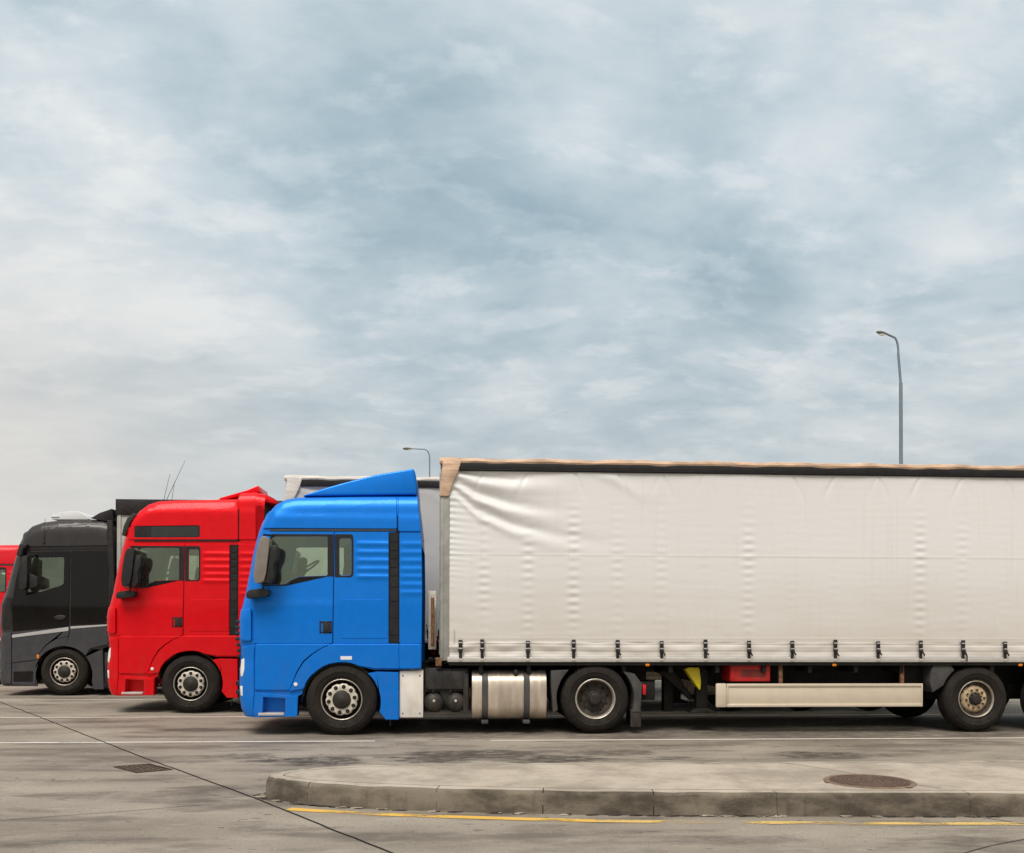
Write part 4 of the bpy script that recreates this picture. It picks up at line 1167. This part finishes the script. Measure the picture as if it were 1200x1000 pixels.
# ------------------------------------------------------------------ black truck
def black_truck():
    D = [None]
    T = thing('tractor_unit', 'black truck cab with silver side stripe, left of the red high roof cab', 'truck', (XK, YK, 0))
    L = LK
    def PL(pts, dy=0.0):
        out = []
        for u, v in pts:
            x, z = L(u, v, dy)
            if D[0] and dy == 0:
                for _ in range(2): x, z = L(u, v, max(0, D[0](x, z)))
            out.append((x, z))
        return out
    front = PL([(14, 876), (5, 860), (3, 800), (5, 700), (8, 665), (4, 640), (8, 560), (24, 520), (38, 470), (52, 415), (66, 365), (78, 325), (88, 298)], .27)
    roof = PL([(100, 276), (122, 255), (165, 240), (230, 232), (330, 229), (390, 231), (424, 240)], .14)
    c_ = L(250, 835); cx, cz = c_
    ra = .60
    rear = PL([(428, 260), (428, 500), (428, 722)]); low = arc(cx, cz, ra, 40, 178, 14) + PL([(148, 880)])
    disp = make_disp(front, roof, Rf=.26, Df=.28, Rr=.35, Dr=.16); D[0] = disp
    win = rounded(PL([(120, 379), (252, 376), (250, 482), (228, 492), (190, 503), (160, 514), (96, 516)]), .04, 3)
    cab_shell(T, 'greyp', front, roof, rear + low, disp, [win], (L(20, 530)[1], L(80, 320)[1]), .06)
    def panel(name, pts, m, out=.014, holes=(), rnd=.015, thick=.02, conv=True, par=T):
        pp = rounded(PL(pts) if conv else pts, rnd, 3); o = None
        for s in (0, 1): o = link(name, sheet(pp, disp, out, thick, holes, .07 if s == 0 else .14, .004, s), m, par, recalc=False)
        return o
    panel('roof_side_panel', [(98, 335), (103, 308), (118, 288), (140, 274), (190, 262), (270, 253), (340, 248), (420, 252), (421, 330)], 'greyp', out=.022)
    panel('roof_trim', [(98, 337), (421, 333), (421, 346), (98, 350)], 'strip', out=.010, rnd=.004)
    dp = rounded(PL([(92, 358), (274, 354), (271, 520), (269, 645), (160, 655), (50, 664), (48, 560), (62, 470)]), .02, 3)
    for s in (0, 1):
        d = link('door', sheet(dp, disp, .014, .02, [win], .07 if s == 0 else .14, .004, s), 'black', T, recalc=False)
        link('window_glass', sheet(win, disp, .006, .004, (), .12, 0, s), 'glass', d, recalc=False)
        h = B(); a = PL([(208, 612), (260, 612)]); z = a[0][1]
        prism(h, rounded([(a[0][0], z), (a[0][0] + .1, z + .05), (a[1][0] - .05, z + .05), (a[1][0], z + .02), (a[1][0] - .05, z - .04), (a[0][0] + .1, z - .05)], .03, 3), -.035, .0, .01)
        if s:
            for v in h.verts: v.co.y = CABW - v.co.y
        link('handle', h, 'nut', d)
        mb = B(); f = lambda pts: [L(u, v, -.25) for u, v in pts]
        prism(mb, rounded(f([(97, 372), (116, 374), (116, 430), (113, 494), (100, 506), (86, 504), (84, 470), (90, 400)]), .04, 3), -.38, -.14, .03, seg=3)
        prism(mb, rounded(f([(118, 440), (150, 455), (152, 490), (120, 500)]), .04, 3), -.32, -.18, .02)
        tube(mb, [(f([(105, 505)])[0][0], -.25, f([(105, 505)])[0][1]), (f([(80, 522)])[0][0], .05, f([(80, 522)])[0][1])], .03)
        tube(mb, [(f([(105, 372)])[0][0], -.25, f([(105, 372)])[0][1]), (f([(125, 362)])[0][0], .05, f([(125, 362)])[0][1])], .02)
        prism(mb, rounded(f([(50, 368), (64, 322), (92, 322), (94, 330), (78, 345), (72, 370)]), .02, 2), -.1, .2, .02)
        if s:
            for v in mb.verts: v.co.y = CABW - v.co.y
        link('mirror', mb, 'plastic', T)
    panel('side_panel', [(279, 354), (423, 352), (423, 634), (277, 641)], 'black')
    panel('side_stripe', [(49, 681), (268, 650), (268, 664), (49, 691)], 'stripe', out=.022, rnd=.004)
    panel('side_stripe', [(277, 648), (423, 640), (423, 653), (277, 663)], 'stripe', out=.022, rnd=.004)
    panel('door_lower_panel', [(49, 671), (269, 650), (269, 684), (215, 696), (178, 720), (150, 755), (142, 776), (48, 788)], 'greylow')
    ia = arc(cx, cz, ra + .01, 42, 165, 14)
    panel('wheel_arch', PL([(144, 780), (153, 757), (182, 723), (218, 699), (272, 687), (274, 657), (423, 645), (424, 716), (398, 722), (352, 733)]) + ia, 'greylow', conv=False, out=.03, thick=.1)
    panel('step', [(48, 794), (143, 783), (147, 800), (140, 826), (136, 878), (48, 872)], 'greylow', out=.008)
    panel('step_recess_shade', [(54, 824), (130, 822), (128, 862), (54, 862)], 'dark', out=.014)  # dark plate standing in for the shade of a recess
    panel('bumper_corner', [(8, 674), (44, 670), (45, 740), (44, 868), (18, 872), (8, 855), (6, 800), (8, 700)], 'greylow', out=.025)
    panel('grille_side', [(8, 560), (26, 530), (46, 536), (42, 655), (12, 660)], 'strip', out=.01)
    ob = arc(cx, cz, ra - .01, 42, -12, 8)
    panel('rear_mudguard', ob + PL([(365, 892), (404, 892), (400, 735), (360, 737)]), 'greylow', conv=False, out=.0, thick=.3)
    ln = B(); prism(ln, arc(cx, cz, ra - .004, 10, 172, 20) + arc(cx, cz, ra - .03, 172, 10, 20), .02, .42, 0)
    box(ln, cx - .6, cx + 1.2, .42, CABW - .42, cz - .1, cz + .6, .02); link('wheel_arch_liner', ln, 'chassis', T)
    mo = B(); c2 = PL([(150, 765)])[0]; box(mo, c2[0] - .02, c2[0] + .03, -.045, -.02, c2[1] - .04, c2[1] + .04, .008); link('marker_lamp', mo, 'orange', T)
    # roof unit, rear deflectors, aerial
    b_ = B(); q = lambda u, v: L(u, v, 1.0)
    prism(b_, rounded([q(215, 234), q(222, 214), q(258, 205), q(318, 201), q(345, 214), q(362, 234)], .04, 3), .75, 1.75, .04, seg=3)
    box(b_, q(218, 0)[0], q(248, 0)[0], .73, 1.77, q(0, 222)[1], q(0, 219)[1], .003); link('roof_air_conditioner', b_, 'acwhite', T)
    b_ = B(); prism(b_, rounded(PL([(358, 226), (395, 205), (442, 189), (447, 235), (425, 238)]), .01, 2), .15, CABW - .15, .015)
    prism(b_, PL([(429, 236), (449, 236), (447, 500), (446, 720), (430, 720)]), .02, .10, .01); prism(b_, PL([(429, 236), (449, 236), (447, 500), (446, 720), (430, 720)]), CABW - .10, CABW - .02, .01)
    link('rear_air_deflector', b_, 'strip', T)
    b_ = B(); a, c = L(169, 318), L(178, 225); tube(b_, [(a[0], .02, a[1]), (c[0], -.02, c[1])], [.008, .004], 6); disc(b_, a[0], a[1], .03, .0, 12, 0, .05); link('antenna', b_, 'plastic', T)
    fx = lambda z: interp(z, sorted([(z_, x_) for x_, z_ in front]))
    gb = B()
    for k in range(8):
        z0 = .85 + k * .14; box(gb, fx(z0) - .10, fx(z0) + .02, .45, CABW - .45, z0, z0 + .06, .012)
    link('grille', gb, 'plastic', T)
    interior(T, fx(2.1), L(425, 0)[0], L(0, 560)[1] - .35)
    wheel(T, 0, .515, 0.0, 'front', .50, 0, phase=.05); wheel(T, 0, .515, CABW, 'front', .50, 1)
    tractor_rear(T, LP)
    # its trailer
    X0 = P(135.5, 600, YK)[0]; Tr = thing('semi_trailer', 'black topped silver trailer between the black cab and the red high roof cab', 'trailer', (X0, YK, 0))
    g = lambda px, py: (lambda a: (a[0] - X0, a[1]))(P(px, py, YK))
    zt = g(140, 585)[1]; z2 = g(140, 603)[1]
    b_ = B(); prism(b_, [(0, zt), (13.6, zt), (13.6, z2 + .1), (.9, z2 + .1), (.55, z2 - .02), (.0, z2)], -.02, 2.52, .015); link('roof_tarpaulin', b_, 'blacktarp', Tr)
    b_ = B(); box(b_, .02, 13.58, .02, 2.48, 1.15, z2 + .05, .01)
    for k in range(34): box(b_, .06 + k * .4, .11 + k * .4, .0, .03, 1.2, z2, .006)
    link('side_panel', b_, 'silverside', Tr)
    b_ = B(); box(b_, .1, 13.5, .7, 1.8, .75, 1.12, .01); link('trailer_frame', b_, 'chassis', Tr)
    for s in (0, 1):
        for k in range(3): wheel(Tr, 8.6 + 1.31 * k, .5, .03 if s == 0 else 2.47, 'trailer', .495, s)
black_truck()


# ------------------------------------------------------------------ street lamps
def lamp(label, px, ytop, headpx, heady, bendpx, bendy, Y, thick, lean=0.0, ysleeve=None, hl=.5):
    X, ztop = P(px, ytop, Y); X0 = X + lean
    T = thing('street_lamp', label, 'street lamp', (X0, Y, 0), 'street lamps behind the trailers')
    g = lambda a, b: (P(a, b, Y)[0] - X0, P(a, b, Y)[1])
    bx, bz = g(bendpx, bendy); hx, hz = g(headpx, heady)
    zs_ = g(px, ysleeve)[1]
    b_ = B(); tube(b_, [(0, 0, 0), (0, 0, 1.0), (0, 0, 1.05), (X - X0, 0, zs_), ], [thick * 1.5, thick * 1.45, thick * 1.15, thick], 14)
    tube(b_, [(0, 0, .0), (0, 0, .04)], thick * 2.6, 14); link('pole', b_, 'galv', T)
    b_ = B(); pts = [(X - X0, 0, zs_ - .05), (bx, 0, bz - .4)]
    c0 = Vector((bx, 0, bz - .4)); c1 = Vector((bx, 0, bz)); c2 = Vector((bx + (hx - bx) * .28, 0, bz + (hz - bz) * .28 + .05))
    for i in range(1, 9): t_ = i / 8; pts.append(tuple(c0.lerp(c1, t_).lerp(c1.lerp(c2, t_), t_)))
    pts.append((hx, 0, hz)); tube(b_, pts, [thick * .72] * 2 + [thick * .62] * (len(pts) - 2), 10); link('arm', b_, 'galv', T)
    hd = B(); d = Vector((hx, 0, hz)) - c2; d.normalize(); Lh = .72
    prof = [(.001, 0), (.05, .0), (.07, .06), (.13, .22), (.155, .40), (.13, .58), (.07, .69), (.001, .72)]
    lathe(hd, prof, 0, 0, 20, axis='x')
    for v in hd.verts: v.co = Vector((-v.co.x, v.co.y, v.co.z * (.62 if v.co.z > 0 else .75)))
    for v in hd.verts: v.co *= hl
    ang = math.atan2(d.z, -d.x) * .35
    bmesh.ops.rotate(hd, verts=hd.verts, cent=(0, 0, 0), matrix=Matrix.Rotation(ang, 3, 'Y'))
    bmesh.ops.translate(hd, verts=hd.verts, vec=(hx + .03, 0, hz)); h = link('lamp_head', hd, 'lamphead', T)
    ln = B(); lathe(ln, [(.001, .0), (.08, .02), (.11, .15), (.11, .3), (.06, .42), (.001, .44)], 0, 0, 16, axis='x')
    for v in ln.verts: v.co = Vector((hx - .02 - v.co.x * hl, v.co.y * hl, hz - .035 + v.co.z * .6 * hl))
    link('lamp_lens', ln, 'whitelens', h)
lamp('tall grey street lamp with diagonal arm, above the right half of the white trailer', 1055.6, 452, 1038, 391, 1052.8, 400.5, 30, .052, .05, ysleeve=449, hl=.46)
lamp('small far street lamp with long bent arm, above the blue roof spoiler', 503.5, 560, 482, 526, 503.5, 528.5, 50, .045, 0, ysleeve=560, hl=.62)


# ================================================================== ground
def struct(o, label=None, kind='structure'):
    o['kind'] = kind
    if label: o['label'] = label
    return o
bm = B(); bmesh.ops.create_grid(bm, x_segments=40, y_segments=40, size=900)
struct(link('ground', bm, 'ground', smooth=0))
def flatpoly(bm, pts, z, mi=0):
    f = bm.faces.new([bm.verts.new((x, y, z)) for x, y in pts]); f.material_index = mi
    if f.normal.z < 0: f.normal_update()
def ribbon(bm, pts, w_, z, mi=0):
    L_ = []; 
    for i, p in enumerate(pts):
        a = Vector(pts[max(0, i - 1)]); b = Vector(pts[min(len(pts) - 1, i + 1)]); d = (b - a).normalized(); n_ = Vector((-d.y, d.x)) * (w_[i] if isinstance(w_, list) else w_) / 2
        L_.append((bm.verts.new((p[0] + n_.x, p[1] + n_.y, z)), bm.verts.new((p[0] - n_.x, p[1] - n_.y, z))))
    for (a, b), (c, d) in zip(L_, L_[1:]): f = bm.faces.new((a, b, d, c)); f.material_index = mi
def dens(pts, step=.25, jit=0.0):
    out = []; rn = random.Random(5)
    for a, b in zip(pts, pts[1:]):
        n_ = max(1, int(math.hypot(b[0] - a[0], b[1] - a[1]) / step))
        for i in range(n_): out.append((a[0] + (b[0] - a[0]) * i / n_ + rn.uniform(-jit, jit), a[1] + (b[1] - a[1]) * i / n_ + rn.uniform(-jit, jit)))
    out.append(pts[-1]); return out
yl1 = G(100, 870.5)[1]; yl2 = G(100, 841)[1]; yl3 = G(100, 820.5)[1]; yl4 = yl3 + 3.5
def hline(y, x0, x1, m, w_=.10):
    bm = B(); ribbon(bm, dens([(x0, y), (x1, y)], .5), w_, .004); struct(link('parking_line', bm, m, smooth=0, recalc=True))
xm0, xm1 = G(440, 868)[0], G(575, 868)[0]
hline(yl1, -14, xm0, 'wline'); hline(yl1 - .003, xm0, xm1, 'wline2'); hline(yl1, xm1, 16, 'wline', .085)
hline(yl2, -20, 18, 'wline'); hline(yl3, -24, 18, 'wline'); hline(yl4, -24, 18, 'wline')
# unseen ridge added behind the camera: dark band for windows and doors to mirror
bm = B(); rr_ = random.Random(11); NH = 160; hv = []
for i in range(NH + 1):
    a_ = R(95 + 170 * i / NH); rd = 230 + 20 * math.sin(i * .17); h_ = 11 + 3.5 * math.sin(i * .31) + 2.5 * math.sin(i * .83 + 1) + rr_.uniform(-1, 1)
    hv.append([bm.verts.new((math.sin(a_) * q_, math.cos(a_) * q_, z_)) for q_, z_ in ((rd - 45, -.5), (rd - 12, h_ * .75), (rd + 5, h_), (rd + 40, h_ * .6), (rd + 80, -.5))])
for a, b in zip(hv, hv[1:]):
    for k in range(4): bm.faces.new((a[k], b[k], b[k + 1], a[k + 1]))
struct(link('added_reflection_ridge', bm, 'refl_ridge'))
# pavement joints
def joint(pts, w_=.016, m='dark', jit=.006):
    bm = B(); ribbon(bm, dens(pts, .2, jit), w_, .0045); struct(link('pavement_joint', bm, m, smooth=0))
j = [G(0, 823), G(50, 842), G(170, 889), G(210, 903), G(300, 936), G(400, 977), G(462, 1001)]
a, b = Vector(j[0]), Vector(j[-1])
d = (b - a)
j = [tuple(a - d * .6)] + j + [tuple(b + d * .5)]
joint(j, .020)
joint([G(296, 933), G(312, 930)], .03)
M['crack'] = mat_simple('crack_dirt', (.06, .05, .042), .9, var=.3)
joint([G(-60, 967), G(0, 962), G(120, 953), G(235, 944)], .009, 'crack', .012)
joint([G(1140, 957), G(1200, 966), G(1300, 980)], .012)
joint([G(1120, 1003), G(1160, 992), G(1200, 984), G(1300, 965)], .012, 'crack')
# yellow edge line
bm = B(); yp = [G(x, y) for x, y in ((338, 948.5), (360, 950), (400, 952.5), (450, 955), (520, 957.5), (600, 960), (700, 962.5), (800, 964), (950, 965), (1200, 966), (1500, 966))]
ribbon(bm, dens(yp[:7], .15), .12, .0042); struct(link('yellow_line', bm, 'yline', smooth=0)); bm = B(); ribbon(bm, dens(yp[6:], .15), .115, .0042); struct(link('yellow_line', bm, 'yline2', smooth=0))

# ------------------------------------------------------------------ traffic island
KH = .20
fb = [(-1.70, 9.88), (-1.665, 9.76)] + [G(x, y) for x, y in ((325, 938.5), (345, 942), (385, 945.5), (440, 948.5), (520, 951.5), (620, 954), (740, 956), (900, 957), (1100, 957.5), (1200, 957.5), (1500, 957.5))]
bt = [G(x, y, KH) for x, y in ((1500, 889), (1200, 890.5), (900, 892), (700, 893), (560, 894), (470, 895.2), (400, 897), (360, 899.5), (335, 902.3))] + [(-1.655, 10.08)]
outline = fb + bt
def smooth_closed(pts, it=1):
    for _ in range(it):
        out = []
        for i in range(len(pts)):
            a, b = Vector(pts[i]), Vector(pts[(i + 1) % len(pts)])
            if (b - a).length > 1.0: out += [tuple(a), tuple(b)] if False else [tuple(a.lerp(b, .1)), tuple(a.lerp(b, .9))]
            else: out += [tuple(a.lerp(b, .25)), tuple(a.lerp(b, .75))]
        pts = out
    return pts
outline = smooth_closed(outline, 2)
area = sum(outline[i - 1][0] * outline[i][1] - outline[i][0] * outline[i - 1][1] for i in range(len(outline)))
if area < 0: outline.reverse()
def inset(pts, dd):
    out = []
    for i in range(len(pts)):
        a, p, b = Vector(pts[i - 1]), Vector(pts[i]), Vector(pts[(i + 1) % len(pts)])
        n1_ = Vector((-(p - a).y, (p - a).x)).normalized(); n2_ = Vector((-(b - p).y, (b - p).x)).normalized(); m_ = (n1_ + n2_)
        m_ = m_.normalized() / max(.4, m_.normalized().dot(n1_)); out.append(tuple(p + m_ * dd))
    return out
def resamp(pts, st=.12):
    out = []
    for i in range(len(pts)):
        a, b = pts[i], pts[(i + 1) % len(pts)]; n_ = max(1, int(math.hypot(b[0] - a[0], b[1] - a[1]) / st))
        out += [(a[0] + (b[0] - a[0]) * k / n_, a[1] + (b[1] - a[1]) * k / n_) for k in range(n_)]
    return out
ol = resamp(outline)
rings = [(0, 0), (.006, .05), (.016, KH - .045), (.022, KH - .022), (.034, KH - .008), (.05, KH), (.165, KH + .001)]
bm = B(); vr = []
rk = random.Random(9)
for dd, z in rings:
    q = inset(ol, dd)
    j_ = .006 if .1 < z < KH else .002
    vr.append([bm.verts.new((x + rk.uniform(-j_, j_), y + rk.uniform(-j_, j_), z - (rk.random() ** 4 * .014 if .1 < z <= KH and dd < .1 else 0))) for x, y in q])
for a, b in zip(vr, vr[1:]):
    for i in range(len(ol)): bm.faces.new((a[i], a[(i + 1) % len(ol)], b[(i + 1) % len(ol)], b[i]))
bm.faces.ensure_lookup_table()
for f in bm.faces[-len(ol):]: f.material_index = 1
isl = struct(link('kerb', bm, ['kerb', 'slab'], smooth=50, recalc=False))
bm = B(); q = inset(ol, .176); bm.faces.new([bm.verts.new((x, y, KH + .001)) for x, y in q]); struct(link('island_pavement', bm, 'slab', smooth=0))
bm = B(); q = inset(ol, .163); q2 = inset(ol, .178)
va = [bm.verts.new((x, y, KH - .004)) for x, y in q]; vb = [bm.verts.new((x, y, KH - .004)) for x, y in q2]
for i in range(len(q)): bm.faces.new((va[i], va[(i + 1) % len(q)], vb[(i + 1) % len(q)], vb[i]))
struct(link('kerb_joint', bm, 'dark', smooth=0))
# joints between kerb stones on the near face
def kerbjoint(px, m='dark', w_=.010):
    bx, by = G(px, 955)
    k = min(range(len(ol)), key=lambda i: abs(ol[i][0] - bx) + abs(ol[i][1] - by) * .3)
    p = Vector(ol[k]); tdir = (Vector(ol[(k + 1) % len(ol)]) - p).normalized(); nn_ = Vector((-tdir.y, tdir.x))
    bm = B(); prof = [(dd - .0015, z + .001) for dd, z in rings[:-1]] + [(.16, KH + .0025)]
    vv = []
    for dd, z in prof:
        c = p + nn_ * dd; vv.append([bm.verts.new((*(c - tdir * w_ / 2), z)), bm.verts.new((*(c + tdir * w_ / 2), z))])
    for a, b in zip(vv, vv[1:]): bm.faces.new((a[0], a[1], b[1], b[0]))
    struct(link('kerb_joint', bm, m, smooth=0))
for px in (348, 506, 637, 772, 910, 1128, 1290): kerbjoint(px, 'dark' if px in (637, 772) else 'crack', .008 if px in (637, 772) else .005)
# dirt and grass crumbs along the kerb foot
bm = B(); rk = random.Random(4)
for i, (x, y) in enumerate(inset(ol, -.012)):
    if y < 10.2 and rk.random() < .8:
        for _ in range(3):
            s_ = rk.uniform(.006, .02); t = B(); bmesh.ops.create_icosphere(t, subdivisions=1, radius=s_)
            for v in t.verts: v.co = Vector((v.co.x * rk.uniform(1, 3.5) + x + rk.uniform(-.06, .06), v.co.y + y + rk.uniform(-.02, .012), max(.002, v.co.z * .5 + .004)))
            merge(bm, t, 0 if rk.random() < .75 else 1)
o = link('kerb_debris', bm, ['crack', 'slab']); struct(o, kind='stuff')
# slab crack beside manhole
def topjoint(pts, w_=.008):
    bm = B(); ribbon(bm, dens([G(x, y, KH) for x, y in pts], .1, .004), w_, KH + .0045); struct(link('pavement_joint', bm, 'crack', smooth=0))
topjoint([(912, 894), (945, 898), (1007, 908)]); topjoint([(1066, 919), (1085, 922), (1102, 924)])

# ------------------------------------------------------------------ manhole cover and drain
mx, my_ = G(1019, 916.3, KH)
T = thing('manhole_cover', 'round rusty iron manhole cover in the top of the concrete island', 'manhole cover', (mx, my_, KH))
bm = B(); lathe(bm, [(.362, .002), (.368, .010), (.40, .010), (.412, .002)], n=48, axis='z')
for k in range(2):
    t = B(); box(t, -.435, -.39, -.03 , .03, .002, .014, .003); bmesh.ops.rotate(t, verts=t.verts, cent=(0, 0, 0), matrix=Matrix.Rotation(k * 2.0 + .1, 3, 'Z')); merge(bm, t)
link('manhole_frame', bm, 'ironlight', T)
bm = B(); pf = [(.0005, .012)]; 
for k in range(1, 9):
    r_ = k * .042; pf += [(r_ - .016, .012), (r_ - .012, .006), (r_ - .002, .006), (r_ + .002, .012)]
pf += [(.352, .012), (.356, .004)]
lathe(bm, pf, n=48, axis='z'); link('manhole_lid', bm, 'iron', T)
for bx_ in (0,): pass

c4 = [G(134, 899.5), G(160, 906), G(201, 902.5), G(175, 896)]
cxg = sum(p[0] for p in c4) / 4; cyg = sum(p[1] for p in c4) / 4
e1 = (Vector(c4[2]) - Vector(c4[1])); e1 = (e1 + Vector(c4[3]) - Vector(c4[0])) / 2; e2 = (Vector(c4[0]) - Vector(c4[1]) + Vector(c4[3]) - Vector(c4[2])) / 2
T = thing('drain_grate', 'rusty slotted drain grate in the concrete beside the long diagonal joint', 'drain grate', (cxg, cyg, 0))
def gr(u, v, z): p = e1 * u + e2 * v; return (p.x, p.y, z)
def gbox(bm, u0, u1, v0, v1, z0, z1):
    vs = [bm.verts.new(gr(u, v, z)) for z in (z0, z1) for u, v in ((u0, v0), (u1, v0), (u1, v1), (u0, v1))]
    for f in ((0, 1, 2, 3), (4, 5, 6, 7), (0, 1, 5, 4), (1, 2, 6, 5), (2, 3, 7, 6), (3, 0, 4, 7)): bm.faces.new([vs[i] for i in f])
bm = B(); gbox(bm, -.52, .52, -.52, .52, .0035, .0045); link('drain_pit_shade', bm, 'dark', T, smooth=0)  # flat dark plate painting in the shade below the slots
bm = B()
for a in ((-.52, .52, -.52, -.46), (-.52, .52, .46, .52), (-.52, -.48, -.46, .46), (.48, .52, -.46, .46)): gbox(bm, *a, .005, .011)
link('drain_frame', bm, 'iron', T, smooth=0)
bm = B()
for k in range(6): u = -.35 + k * .14; gbox(bm, u - .02, u + .02, -.46, .46, .0050, .0062)
link('drain_bars', bm, 'ironlight', T, smooth=0)
